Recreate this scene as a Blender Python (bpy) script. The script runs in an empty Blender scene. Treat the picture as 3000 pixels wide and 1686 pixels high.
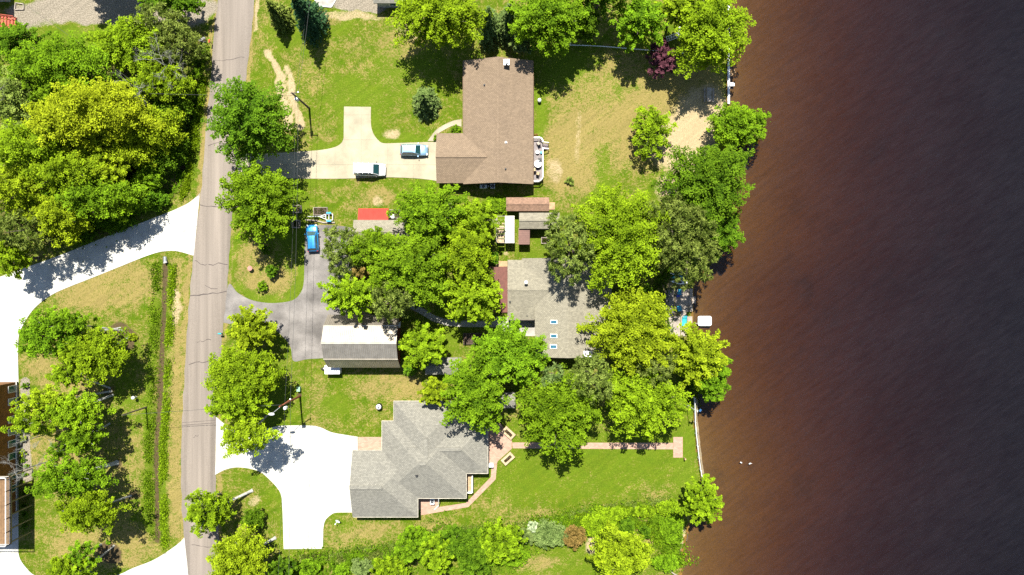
import bpy, bmesh, math, random
import numpy as np
from mathutils import Vector, Matrix

R = math.radians
rnd = random.Random(7)
scene = bpy.context.scene
col = scene.collection

# ---------------------------------------------------------------- camera, sky, sun, exposure
S = 0.0576            # metres on the ground for one pixel of the 3000 px wide photograph
HC = 120.0            # the drone hovers 120 m up and looks straight down
cam_d = bpy.data.cameras.new('camera')
cam_d.sensor_width = 36.0
cam_d.lens = 18.0 / (1500 * S / HC)
cam_d.clip_start = 1.0
cam_d.clip_end = 3000.0
cam = bpy.data.objects.new('camera', cam_d)
cam.location = (0, 0, HC)
col.objects.link(cam)
scene.camera = cam

SUN_ELEV, SUN_ROT = R(63.0), R(-5.0)
world = bpy.data.worlds.new('World')
scene.world = world
world.use_nodes = True
wn = world.node_tree
bg = wn.nodes['Background']
sky = wn.nodes.new('ShaderNodeTexSky')
sky.sky_type = 'NISHITA'
sky.sun_disc = False
sky.sun_elevation = SUN_ELEV
sky.sun_rotation = SUN_ROT
sky.air_density = 1.0
sky.dust_density = 0.6
wn.links.new(sky.outputs['Color'], bg.inputs['Color'])
bg.inputs['Strength'].default_value = 0.068

sun_d = bpy.data.lights.new('sun', 'SUN')
sun_d.energy = 5.0
sun_d.angle = R(0.53)
sun_d.color = (1.0, 0.97, 0.87)
sun = bpy.data.objects.new('sun', sun_d)
sdir = Vector((-math.sin(SUN_ROT) * math.cos(SUN_ELEV), -math.cos(SUN_ROT) * math.cos(SUN_ELEV), -math.sin(SUN_ELEV)))
sun.rotation_euler = sdir.to_track_quat('-Z', 'Y').to_euler()
sun.location = (0, 40, 90)
col.objects.link(sun)

vs = scene.view_settings
vs.view_transform = 'Standard'
vs.look = 'None'
vs.exposure = 1.38
vs.gamma = 1.0
vs.use_curve_mapping = False
scene.render.film_transparent = False
cy = scene.cycles
cy.max_bounces = 8
cy.diffuse_bounces = 3
cy.transparent_max_bounces = 10
cy.use_denoising = False
cy.caustics_reflective = False
cy.caustics_refractive = False

# ---------------------------------------------------------------- helpers
def P(px, py, z=0.0):
    """the point at height z that stands where the photograph shows pixel (px, py)"""
    k = S * (1 - z / HC)
    return Vector(((px - 1500) * k, -(py - 843) * k, z))

def G(px, py, z=0.0):
    """the point at height z straight above the ground point at pixel (px, py)"""
    return Vector(((px - 1500) * S, -(py - 843) * S, z))

ORG = {}

def tag(o, label=None, cat=None, group=None, kind=None):
    if label: o['label'] = label
    if cat: o['category'] = cat
    if group: o['group'] = group
    if kind: o['kind'] = kind
    return o

def thing(name, label, cat, loc=(0, 0, 0), rotz=0.0, group=None, local=False, kind=None):
    o = bpy.data.objects.new(name, None)
    o.empty_display_size = 0.3
    o.location = loc
    o.rotation_euler = (0, 0, rotz)
    col.objects.link(o)
    ORG[o.name] = Vector((0, 0, 0)) if local else Vector(loc)
    return tag(o, label, cat, group, kind)

def obj_from_mesh(name, me, parent=None, loc=(0, 0, 0)):
    o = bpy.data.objects.new(name, me)
    col.objects.link(o)
    o.location = loc
    if parent is not None:
        o.parent = parent
        ORG[o.name] = ORG.get(parent.name, Vector((0, 0, 0)))
    else:
        ORG[o.name] = Vector((0, 0, 0))
    return o

def piece(name, me, parent, wloc, rotz=0.0, scale=None):
    """one of many alike pieces: shares its mesh, stands at wloc (same frame as its thing's parts)"""
    o = bpy.data.objects.new(name, me)
    col.objects.link(o)
    o.parent = parent
    o.location = Vector(wloc) - ORG.get(parent.name, Vector((0, 0, 0)))
    o.rotation_euler = (0, 0, rotz)
    if scale: o.scale = scale
    ORG[o.name] = Vector((0, 0, 0))
    return o

class MB:
    def __init__(s):
        s.v, s.f = [], []
    def add(s, vs_, fs_):
        n = len(s.v)
        s.v += [tuple(p) for p in vs_]
        s.f += [tuple(i + n for i in f) for f in fs_]
        return s
    def box(s, c, d, rz=0.0, tilt=None):
        x, y, z = d[0] / 2, d[1] / 2, d[2] / 2
        pts = [Vector((a * x, b * y, q * z)) for q in (-1, 1) for a, b in ((-1, -1), (1, -1), (1, 1), (-1, 1))]
        m = Matrix.Rotation(rz, 3, 'Z')
        if tilt: m = m @ Matrix.Rotation(tilt[1], 3, tilt[0])
        return s.add([Vector(c) + m @ p for p in pts],
                     [(3, 2, 1, 0), (4, 5, 6, 7), (0, 1, 5, 4), (1, 2, 6, 5), (2, 3, 7, 6), (3, 0, 4, 7)])
    def bar(s, a, b, w, h):
        """a beam of width w and height h from a to b"""
        a, b = Vector(a), Vector(b)
        d = (b - a).normalized()
        up = Vector((0, 0, 1)) if abs(d.z) < 0.95 else Vector((0, 1, 0))
        sx = d.cross(up).normalized() * (w / 2)
        uz = sx.cross(d).normalized() * (h / 2)
        pts = [p + i * sx + j * uz for p in (a, b) for i, j in ((-1, -1), (1, -1), (1, 1), (-1, 1))]
        return s.add(pts, [(3, 2, 1, 0), (4, 5, 6, 7), (0, 1, 5, 4), (1, 2, 6, 5), (2, 3, 7, 6), (3, 0, 4, 7)])
    def tube(s, pts, rs, n=8, cap=True):
        pts = [Vector(p) for p in pts]
        if not hasattr(rs, '__len__'): rs = [rs] * len(pts)
        ring = []
        base = len(s.v)
        for i, p in enumerate(pts):
            d = (pts[min(i + 1, len(pts) - 1)] - pts[max(i - 1, 0)]).normalized()
            a = d.cross(Vector((0.13, 0.97, 0.2))).normalized()
            b = d.cross(a)
            for k in range(n):
                t = 2 * math.pi * k / n
                s.v.append(tuple(p + (a * math.cos(t) + b * math.sin(t)) * rs[i]))
        for i in range(len(pts) - 1):
            for k in range(n):
                k2 = (k + 1) % n
                s.f.append((base + i * n + k, base + i * n + k2, base + (i + 1) * n + k2, base + (i + 1) * n + k))
        if cap:
            s.f.append(tuple(base + k for k in range(n))[::-1])
            e = base + (len(pts) - 1) * n
            s.f.append(tuple(e + k for k in range(n)))
        return s
    def cyl(s, c, r, h, n=20, r2=None):
        c = Vector(c)
        return s.tube([c, c + Vector((0, 0, h))], [r, r if r2 is None else r2], n)
    def prism(s, poly, z0, z1):
        n = len(poly)
        a = [(p[0], p[1], z0) for p in poly]
        b = [(p[0], p[1], z1) for p in poly]
        fs = [tuple(range(n))[::-1], tuple(range(n, 2 * n))]
        fs += [(i, (i + 1) % n, n + (i + 1) % n, n + i) for i in range(n)]
        return s.add(a + b, fs)
    def ico(s, c, r, sub=2, sq=(1, 1, 1), jit=0.0, rng=None):
        bm = bmesh.new()
        bmesh.ops.create_icosphere(bm, subdivisions=sub, radius=1.0)
        pts = []
        for v in bm.verts:
            k = 1 + (rng.uniform(-jit, jit) if rng and jit else 0)
            pts.append(Vector(c) + Vector((v.co.x * r * sq[0], v.co.y * r * sq[1], v.co.z * r * sq[2])) * 1.0 * k if not jit else
                       Vector(c) + Vector((v.co.x * r * sq[0] * k, v.co.y * r * sq[1] * k, v.co.z * r * sq[2] * k)))
        bm.verts.ensure_lookup_table()
        fs = [tuple(v.index for v in f.verts) for f in bm.faces]
        bm.free()
        return s.add(pts, fs)
    def mesh(s, name, mat, smooth=False, shift=(0, 0, 0)):
        me = bpy.data.meshes.new(name)
        sh = Vector(shift)
        me.from_pydata([tuple(Vector(p) - sh) for p in s.v], [], s.f)
        me.validate()
        bm = bmesh.new(); bm.from_mesh(me)
        bmesh.ops.recalc_face_normals(bm, faces=bm.faces)
        bm.to_mesh(me); bm.free()
        if smooth:
            me.polygons.foreach_set('use_smooth', [True] * len(me.polygons))
        me.materials.append(mat)
        return me
    def build(s, name, mat, parent=None, smooth=False):
        sh = ORG.get(parent.name, Vector((0, 0, 0))) if parent is not None else Vector((0, 0, 0))
        return obj_from_mesh(name, s.mesh(name, mat, smooth, sh), parent)

# ---------------------------------------------------------------- materials
def nodes_of(name):
    m = bpy.data.materials.new(name)
    m.use_nodes = True
    nt = m.node_tree
    return m, nt, nt.nodes['Principled BSDF'], nt.nodes, nt.links

def N(nt, kind, **kw):
    n = nt.nodes.new(kind)
    for k, v in kw.items():
        if k in n.inputs.keys() if hasattr(n.inputs, 'keys') else False:
            n.inputs[k].default_value = v
        else:
            setattr(n, k, v)
    return n

def noise(nt, vec, scale, detail=3.0, rough=0.55):
    n = nt.nodes.new('ShaderNodeTexNoise')
    n.inputs['Scale'].default_value = scale
    n.inputs['Detail'].default_value = detail
    n.inputs['Roughness'].default_value = rough
    if vec is not None: nt.links.new(vec, n.inputs['Vector'])
    return n.outputs['Fac']

def math_n(nt, op, a, b=None, clamp=False):
    n = nt.nodes.new('ShaderNodeMath')
    n.operation = op
    n.use_clamp = clamp
    for i, x in enumerate((a, b)):
        if x is None: continue
        if isinstance(x, (int, float)): n.inputs[i].default_value = x
        else: nt.links.new(x, n.inputs[i])
    return n.outputs[0]

def mix(nt, fac, a, b, mode='MIX'):
    n = nt.nodes.new('ShaderNodeMix')
    n.data_type = 'RGBA'
    n.blend_type = mode
    for s_, x in ((n.inputs[0], fac), (n.inputs[6], a), (n.inputs[7], b)):
        if isinstance(x, (int, float)): s_.default_value = x
        elif isinstance(x, tuple): s_.default_value = (x[0], x[1], x[2], 1)
        else: nt.links.new(x, s_)
    return n.outputs[2]

def maprange(nt, x, a, b, c=0.0, d=1.0, smooth=False):
    n = nt.nodes.new('ShaderNodeMapRange')
    n.interpolation_type = 'SMOOTHSTEP' if smooth else 'LINEAR'
    nt.links.new(x, n.inputs[0])
    for i, v in enumerate((a, b, c, d)): n.inputs[i + 1].default_value = v
    return n.outputs[0]

def rotscale(nt, vec, ang, sc):
    a = nt.nodes.new('ShaderNodeMapping'); a.inputs['Rotation'].default_value = (0, 0, ang)
    b = nt.nodes.new('ShaderNodeMapping'); b.inputs['Scale'].default_value = sc
    nt.links.new(vec, a.inputs[0]); nt.links.new(a.outputs[0], b.inputs[0])
    return b.outputs[0]

def worldpos(nt):
    return nt.nodes.new('ShaderNodeNewGeometry').outputs['Position']

def bump(nt, h, strength, dist, target):
    n = nt.nodes.new('ShaderNodeBump')
    n.inputs['Strength'].default_value = strength
    n.inputs['Distance'].default_value = dist
    nt.links.new(h, n.inputs['Height'])
    nt.links.new(n.outputs[0], target)

def mat(name, c, rough=0.75, var=0.25, scale=2.0, metal=0.0, spec=0.4, fine=0.15, fscale=14.0, bmp=0.0, hue=None, coat=0.0, stretch=None):
    m, nt, b, ns, ln = nodes_of(name)
    pos = worldpos(nt)
    vec = pos
    if stretch:
        mp = ns.new('ShaderNodeMapping'); mp.inputs['Scale'].default_value = stretch
        ln.new(pos, mp.inputs[0]); vec = mp.outputs[0]
    n1 = noise(nt, vec, scale if not stretch else 0.55, 4)
    n2 = noise(nt, pos, fscale, 2)
    c2 = hue if hue else tuple(x * 0.8 for x in c)
    base = mix(nt, maprange(nt, n1, 0.3, 0.7), tuple(x * (1 + var * 0.5) for x in c), tuple(x * (1 - var) for x in c2))
    base = mix(nt, 1.0, base, mix(nt, n2, (1 - fine,) * 3, (1 + fine,) * 3), 'MULTIPLY')
    ln.new(base, b.inputs['Base Color'])
    b.inputs['Roughness'].default_value = rough
    b.inputs['Metallic'].default_value = metal
    b.inputs['Specular IOR Level'].default_value = spec
    if coat:
        b.inputs['Coat Weight'].default_value = coat
        b.inputs['Coat Roughness'].default_value = 0.06
    if bmp: bump(nt, n2, bmp, 0.02, b.inputs['Normal'])
    return m

def shingle(name, c1, c2, rot=0.0):
    m, nt, b, ns, ln = nodes_of(name)
    pos = worldpos(nt)
    br = ns.new('ShaderNodeTexBrick')
    br.inputs['Scale'].default_value = 1.0
    br.inputs['Brick Width'].default_value = 0.33
    br.inputs['Row Height'].default_value = 0.2
    br.inputs['Mortar Size'].default_value = 0.015
    br.inputs['Color1'].default_value = (*c1, 1)
    br.inputs['Color2'].default_value = (*c2, 1)
    br.inputs['Mortar'].default_value = (*[x * 0.55 for x in c2], 1)
    br.inputs['Bias'].default_value = 0.0
    mp = ns.new('ShaderNodeMapping')
    mp.inputs['Rotation'].default_value = (0, 0, rot)
    ln.new(pos, mp.inputs['Vector'])
    ln.new(mp.outputs[0], br.inputs['Vector'])
    n1 = noise(nt, pos, 0.5, 5)
    n2 = noise(nt, pos, 7.0, 2)
    n3 = noise(nt, pos, 2.5, 3)
    c = mix(nt, 1.0, br.outputs['Color'], mix(nt, maprange(nt, n1, 0.25, 0.75), (0.93, 0.93, 0.94), (1.07, 1.07, 1.06)), 'MULTIPLY')
    c = mix(nt, 1.0, c, mix(nt, maprange(nt, n2, 0.2, 0.8), (0.80, 0.80, 0.80), (1.20, 1.20, 1.20)), 'MULTIPLY')
    c = mix(nt, 1.0, c, mix(nt, maprange(nt, n3, 0.3, 0.7), (0.96, 0.96, 0.96), (1.04, 1.04, 1.04)), 'MULTIPLY')
    ln.new(c, b.inputs['Base Color'])
    b.inputs['Roughness'].default_value = 0.9
    b.inputs['Specular IOR Level'].default_value = 0.25
    bump(nt, br.outputs['Fac'], 0.5, 0.02, b.inputs['Normal'])
    return m

M = {}
M['asphalt'] = mat('asphalt', (0.200, 0.168, 0.142), 0.9, 0.14, 0.3, fine=0.35, fscale=9.0, spec=0.25, bmp=0.3, stretch=(1.6, 0.05, 1))
M['concrete'] = mat('concrete', (0.44, 0.425, 0.385), 0.85, 0.12, 0.5, fine=0.08, fscale=5.0, spec=0.3)
M['concrete_cream'] = mat('concrete_cream', (0.315, 0.275, 0.195), 0.85, 0.12, 0.4, fine=0.08, fscale=5.0, spec=0.3)
M['concrete_grey'] = mat('concrete_grey', (0.30, 0.28, 0.25), 0.85, 0.18, 1.2, fine=0.12)
M['joint'] = mat('joint', (0.22, 0.20, 0.17), 0.9)
M['crack'] = mat('crack', (0.075, 0.06, 0.055), 0.9)
M['gravel'] = mat('gravel', (0.170, 0.155, 0.145), 0.95, 0.35, 0.35, fine=0.45, fscale=8.0, spec=0.2, bmp=0.5)
M['brick_paver'] = mat('brick_paver', (0.36, 0.225, 0.165), 0.9, 0.2, 1.0, fine=0.3, fscale=7.0)
M['shingle_brown'] = shingle('shingle_brown', (0.200, 0.145, 0.098), (0.160, 0.116, 0.078))
M['shingle_grey'] = shingle('shingle_grey', (0.205, 0.193, 0.162), (0.150, 0.142, 0.120))
M['shingle_taupe'] = shingle('shingle_taupe', (0.235, 0.212, 0.160), (0.175, 0.158, 0.120))
M['shingle_tan'] = shingle('shingle_tan', (0.26, 0.155, 0.105), (0.18, 0.11, 0.075))
M['white'] = mat('white', (0.74, 0.74, 0.72), 0.5, 0.08, 1.5, fine=0.05)
M['white_steel'] = mat('white_steel', (0.66, 0.66, 0.66), 0.5, 0.15, 1.5, fine=0.1)
M['siding_cream'] = mat('siding_cream', (0.5, 0.45, 0.36), 0.7)
M['siding_brown'] = mat('siding_brown', (0.13, 0.075, 0.04), 0.75)
M['siding_grey'] = mat('siding_grey', (0.36, 0.36, 0.34), 0.7)
M['siding_red'] = mat('siding_red', (0.17, 0.022, 0.014), 0.7)
M['cedar'] = mat('cedar', (0.19, 0.075, 0.012), 0.7, 0.3, 1.2, fine=0.3, fscale=9)
M['metal_brown'] = mat('metal_brown', (0.37, 0.325, 0.265), 0.46, 0.06, 1.0, metal=0.62, spec=0.6, fine=0.05)
M['metal_red'] = mat('metal_red', (0.40, 0.038, 0.026), 0.7, 0.06, 1.0, spec=0.15, fine=0.06)
M['metal_brownred'] = mat('metal_brownred', (0.13, 0.06, 0.045), 0.5, 0.1, 1.0, metal=0.2)
M['poly_white'] = mat('poly_white', (0.56, 0.53, 0.45), 0.5, 0.1, 1.0)
M['poly_dirty'] = mat('poly_dirty', (0.36, 0.26, 0.15), 0.7, 0.5, 2.0)
M['deck_red'] = mat('deck_red', (0.13, 0.045, 0.033), 0.7, 0.15)
M['deck_grey'] = mat('deck_grey', (0.155, 0.125, 0.125), 0.8, 0.15)
M['deck_tan'] = mat('deck_tan', (0.36, 0.23, 0.125), 0.8, 0.2)
M['deck_brown'] = mat('deck_brown', (0.165, 0.095, 0.045), 0.75, 0.15)
M['wood_weathered'] = mat('wood_weathered', (0.30, 0.255, 0.215), 0.85, 0.25, 1.5)
M['wood_pole'] = mat('wood_pole', (0.11, 0.085, 0.065), 0.9, 0.3, 2.0)
M['wood_pole_red'] = mat('wood_pole_red', (0.20, 0.06, 0.025), 0.9, 0.3, 2.0)
M['wood_treated'] = mat('wood_treated', (0.20, 0.17, 0.085), 0.85, 0.2)
M['wood_red'] = mat('wood_red', (0.42, 0.085, 0.05), 0.8, 0.3)
M['soil'] = mat('soil', (0.06, 0.04, 0.028), 0.95, 0.4, 3.0)
M['black'] = mat('black', (0.02, 0.02, 0.022), 0.6, 0.1)
M['rubber'] = mat('rubber', (0.018, 0.018, 0.018), 0.85, 0.1)
M['steel'] = mat('steel', (0.36, 0.37, 0.38), 0.42, 0.15, metal=0.75)
M['glass'] = mat('glass', (0.012, 0.05, 0.055), 0.06, 0.1, spec=0.8, coat=0.4)
M['glass_blue'] = mat('glass_blue', (0.03, 0.11, 0.17), 0.08, 0.1, spec=0.8, coat=0.4)
M['pane'] = mat('pane', (0.03, 0.12, 0.09), 0.1, 0.4, 0.4, spec=0.7)
M['paint_blue'] = mat('paint_blue', (0.012, 0.20, 0.46), 0.32, 0.06, metal=0.35, spec=0.6, fine=0.02, coat=0.6)
M['paint_silverblue'] = mat('paint_silverblue', (0.22, 0.36, 0.50), 0.3, 0.06, metal=0.4, spec=0.6, fine=0.02, coat=0.6)
M['paint_white'] = mat('paint_white', (0.72, 0.73, 0.74), 0.3, 0.04, fine=0.02, coat=0.5)
M['lamp_clear'] = mat('lamp_clear', (0.6, 0.62, 0.62), 0.15, 0.1)
M['lamp_red'] = mat('lamp_red', (0.42, 0.02, 0.02), 0.25, 0.1)
M['teal_plastic'] = mat('teal_plastic', (0.01, 0.34, 0.40), 0.45, 0.08)
M['blue_plastic'] = mat('blue_plastic', (0.01, 0.27, 0.42), 0.45, 0.08)
M['royal_plastic'] = mat('royal_plastic', (0.01, 0.03, 0.35), 0.45, 0.08)
M['bark'] = mat('bark', (0.10, 0.08, 0.06), 0.95, 0.4, 3.0)
M['bark_pale'] = mat('bark_pale', (0.34, 0.33, 0.30), 0.9, 0.4, 3.0)
M['bark_dead'] = mat('bark_dead', (0.22, 0.21, 0.19), 0.9, 0.4, 3.0)
M['mesh_dark'] = mat('mesh_dark', (0.025, 0.03, 0.028), 0.8, 0.3)
M['block_stone'] = mat('block_stone', (0.42, 0.31, 0.19), 0.9, 0.2)
M['orange_plastic'] = mat('orange_plastic', (0.6, 0.11, 0.03), 0.5, 0.1)
M['green_box'] = mat('green_box', (0.22, 0.36, 0.26), 0.5, 0.1)
M['rock'] = mat('rock', (0.26, 0.25, 0.24), 0.9, 0.35, 2.0)
M['pink_stone'] = mat('pink_stone', (0.34, 0.16, 0.13), 0.9, 0.25)
M['wire'] = mat('wire', (0.05, 0.05, 0.05), 0.6, 0.1)
M['taupe_trim'] = mat('taupe_trim', (0.24, 0.20, 0.16), 0.6, 0.1)
M['shore_stone'] = mat('shore_stone', (0.20, 0.155, 0.095), 0.9, 0.3, 1.0)
M['foil'] = mat('foil', (0.06, 0.2, 0.5), 0.6, 0.1)

def leafmat(name, c, c2, trans=0.40, vary=0.6):
    m = bpy.data.materials.new(name)
    m.use_nodes = True
    nt = m.node_tree
    for n in list(nt.nodes): nt.nodes.remove(n)
    out = nt.nodes.new('ShaderNodeOutputMaterial')
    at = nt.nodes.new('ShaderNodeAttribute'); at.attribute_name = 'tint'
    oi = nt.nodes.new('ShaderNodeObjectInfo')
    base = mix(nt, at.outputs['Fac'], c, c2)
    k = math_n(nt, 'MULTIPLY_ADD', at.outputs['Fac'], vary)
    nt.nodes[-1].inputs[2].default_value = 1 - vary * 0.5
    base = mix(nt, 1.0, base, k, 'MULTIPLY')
    hs = nt.nodes.new('ShaderNodeHueSaturation')
    nt.links.new(maprange(nt, oi.outputs['Random'], 0, 1, 0.494, 0.506), hs.inputs['Hue'])
    nt.links.new(maprange(nt, oi.outputs['Random'], 0, 1, 0.9, 1.1), hs.inputs['Value'])
    hs.inputs['Saturation'].default_value = 1.0
    nt.links.new(base, hs.inputs['Color'])
    d = nt.nodes.new('ShaderNodeBsdfDiffuse')
    t = nt.nodes.new('ShaderNodeBsdfTranslucent')
    nt.links.new(hs.outputs[0], d.inputs['Color'])
    tc = mix(nt, 1.0, hs.outputs[0], (1.25, 1.1, 0.4), 'MULTIPLY')
    nt.links.new(tc, t.inputs['Color'])
    mx = nt.nodes.new('ShaderNodeMixShader')
    mx.inputs[0].default_value = trans
    nt.links.new(d.outputs[0], mx.inputs[1]); nt.links.new(t.outputs[0], mx.inputs[2])
    g = nt.nodes.new('ShaderNodeBsdfGlossy'); g.inputs['Roughness'].default_value = 0.5
    g.inputs['Color'].default_value = (0.8, 0.9, 0.75, 1)
    m2 = nt.nodes.new('ShaderNodeMixShader'); m2.inputs[0].default_value = 0.0008
    nt.links.new(mx.outputs[0], m2.inputs[1]); nt.links.new(g.outputs[0], m2.inputs[2])
    nt.links.new(m2.outputs[0], out.inputs['Surface'])
    return m

LEAF = {
    'mid':    leafmat('leaf_mid', (0.055, 0.120, 0.006), (0.205, 0.338, 0.012)),
    'bright': leafmat('leaf_bright', (0.078, 0.142, 0.006), (0.272, 0.395, 0.013)),
    'yellow': leafmat('leaf_yellow', (0.098, 0.152, 0.006), (0.335, 0.435, 0.016)),
    'gold':   leafmat('leaf_gold', (0.125, 0.165, 0.006), (0.385, 0.440, 0.018)),
    'dark':   leafmat('leaf_dark', (0.032, 0.085, 0.005), (0.140, 0.245, 0.012)),
    'olive':  leafmat('leaf_olive', (0.060, 0.095, 0.012), (0.225, 0.275, 0.055), 0.28),
    'grey':   leafmat('leaf_grey', (0.065, 0.115, 0.025), (0.190, 0.250, 0.075), 0.3),
    'blue':   leafmat('leaf_blue', (0.016, 0.055, 0.022), (0.060, 0.125, 0.050), 0.2),
    'plum':   leafmat('leaf_plum', (0.050, 0.016, 0.026), (0.135, 0.050, 0.070), 0.25),
    'russet': leafmat('leaf_russet', (0.115, 0.085, 0.020), (0.230, 0.150, 0.045), 0.25),
    'white':  leafmat('leaf_white', (0.20, 0.28, 0.12), (0.50, 0.52, 0.38), 0.3),
}
# ---------------------------------------------------------------- the lie of the land
SHORE = [(2170, -900), (2150, -200), (2140, 0), (2137, 177), (2137, 330), (2125, 450), (2120, 600), (2110, 700), (2085, 770), (2036, 838),
         (2030, 970), (2040, 1060), (2045, 1170), (2042, 1224), (2050, 1300), (2063, 1406), (2068, 1440), (2046, 1510), (2022, 1544),
         (2011, 1596), (2003, 1686), (1990, 1900), (1980, 2600)]
sh_y = np.array([p[1] for p in SHORE], float); sh_x = np.array([p[0] for p in SHORE], float)
WATER_Z = -0.55

def wob(x, y, f, seed):
    r = np.random.RandomState(seed)
    o = np.zeros_like(x)
    for i in range(6):
        a = r.uniform(0, 2 * np.pi); k = f * r.uniform(0.6, 2.2)
        o += np.sin((x * np.cos(a) + y * np.sin(a)) * k + r.uniform(0, 6.28)) / 6
    return o

def polydist(px, py, pts):
    d = np.full(px.shape, 1e9)
    for (x0, y0), (x1, y1) in zip(pts[:-1], pts[1:]):
        vx, vy = x1 - x0, y1 - y0
        t = np.clip(((px - x0) * vx + (py - y0) * vy) / (vx * vx + vy * vy + 1e-9), 0, 1)
        d = np.minimum(d, np.hypot(px - x0 - t * vx, py - y0 - t * vy))
    return d

DITCH_N = [(590, 120), (578, 186), (559, 295), (548, 390), (540, 450), (515, 530), (480, 590)]
DITCH_S = [(480, 770), (478, 845), (470, 1017), (463, 1190), (452, 1319), (454, 1449), (458, 1590)]

def smooth01(t):
    t = np.clip(t, 0, 1)
    return t * t * (3 - 2 * t)

def land_height(px, py):
    xs = np.interp(py, sh_y, sh_x) + 3 * wob(px * 0 + 1, py, 0.05, 3)
    d = (px - xs) * S                                  # metres out into the lake
    beach = smooth01((py - 1490) / 40.0)
    w0 = 0.5 + 3.0 * beach
    z = np.where(d < 0, WATER_Z * smooth01((d + w0) / w0), WATER_Z)
    depth = np.where(d > 0, 0.08 + 0.15 * np.minimum(d, 3.0) + 0.075 * np.clip(d - 3, 0, 30) + 0.06 * np.clip(d - 33, 0, 60), 0)
    depth *= 1 - 0.45 * beach * np.exp(-np.maximum(d, 0) / 9.0)
    depth *= 1 - 0.45 * smooth01((py - 1050) / 300.0) * np.exp(-np.maximum(d, 0) / 14.0)
    z = z - depth * smooth01(d / 0.3)
    for pts in (DITCH_N, DITCH_S):
        dd = polydist(px + 4 * wob(px * 0, py, 0.06, 61), py, pts) * S
        z = z - 0.75 * np.exp(-(dd / 0.85) ** 2)
    return z, d

def lines(a, b, step, far):
    core = np.arange(a, b + step / 2, step)
    out = []
    k, x = step, 0.0
    while x < far:
        k *= 1.35; x += k; out.append(x)
    out = np.array(out)
    return np.concatenate([(a - out)[::-1], core, b + out])

gx = lines(-92.0, 40.0, 0.4, 500.0)
gy = lines(-54.0, 54.0, 0.4, 500.0)
GX, GY = np.meshgrid(gx, gy)
PX = GX / S + 1500
PY = -GY / S + 843
GZ, SD = land_height(PX, PY)
GZ = GZ + 0.0 * PX + np.where(SD < -0.5, 0.012 * wob(PX, PY, 0.02, 11) - 0.012, 0)

# distorted coordinates so that the patches get uneven edges
DX = PX + 14 * wob(PX, PY, 0.035, 21) + 7 * wob(PX, PY, 0.11, 22)
DY = PY + 14 * wob(PX, PY, 0.035, 23) + 7 * wob(PX, PY, 0.11, 24)

def blob(x, y, rx, ry, s=1.0, soft=0.5, ang=0.0, raw=False):
    qx, qy = (PX, PY) if raw else (DX, DY)
    c, s_ = math.cos(ang), math.sin(ang)
    u = ((qx - x) * c + (qy - y) * s_) / rx
    v = (-(qx - x) * s_ + (qy - y) * c) / ry
    r = np.hypot(u, v)
    return s * smooth01((1 + soft - r) / (2 * soft))

def strip(pts, w, s=1.0, soft=0.6, raw=False):
    d = polydist(PX if raw else DX, PY if raw else DY, pts) / w
    return s * smooth01((1 + soft - d) / (2 * soft))

def mx(*a):
    o = a[0]
    for b in a[1:]: o = np.maximum(o, b)
    return o

RLP = [(640, 0), (621, 194), (606, 349), (590, 562), (567, 746), (547, 985), (534, 1220), (530, 1363), (540, 1575), (551, 1686)]
RRP = [(745, 0), (724, 194), (708, 349), (688, 520), (679, 651), (664, 866), (643, 1103), (634, 1220), (630, 1363), (641, 1560), (648, 1686)]
dry = 0.44 + 0 * PX
dry = mx(dry,
    blob(1180, 130, 90, 60, .75), blob(1120, 215, 130, 50, .62), blob(960, 60, 60, 30, .8), blob(1230, 260, 50, 60, .6),
    blob(930, 260, 70, 60, .55), blob(930, 400, 80, 35, .55), blob(700, 60, 30, 120, .55),
    blob(1860, 330, 280, 190, .86), blob(1690, 440, 120, 150, .88), blob(2000, 250, 140, 110, .95), blob(1640, 520, 70, 50, .8),
    blob(1110, 575, 60, 35, .75), blob(960, 570, 70, 30, .5),
    blob(790, 830, 85, 55, .82), blob(745, 770, 60, 70, .75),
    blob(1160, 1140, 120, 45, .72), blob(1100, 1210, 110, 50, .55), blob(950, 1140, 60, 50, .55),
    blob(1560, 1520, 110, 50, .60), blob(1900, 1440, 150, 50, .55), blob(1480, 1460, 60, 60, .5), blob(1180, 1560, 230, 40, .62),
    blob(300, 830, 230, 90, .80), blob(200, 1060, 160, 100, .75), blob(250, 1300, 220, 250, .72), blob(300, 1600, 200, 80, .75),
    strip([(520, 770), (510, 1000), (505, 1300), (515, 1560)], 26, .80), strip([(665, 520), (650, 700)], 12, .5), strip([(x + 6, y) for x, y in RRP], 7, .85), strip([(x - 5, y) for x, y in RLP], 7, .9),
    blob(1570, 1650, 70, 25, .8), blob(1890, 1570, 70, 40, .7), blob(720, 1480, 60, 70, .55), blob(770, 1620, 50, 60, .6))
dry = dry - blob(1720, 1380, 300, 90, .05) - blob(1650, 1430, 250, 70, .06)
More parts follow.
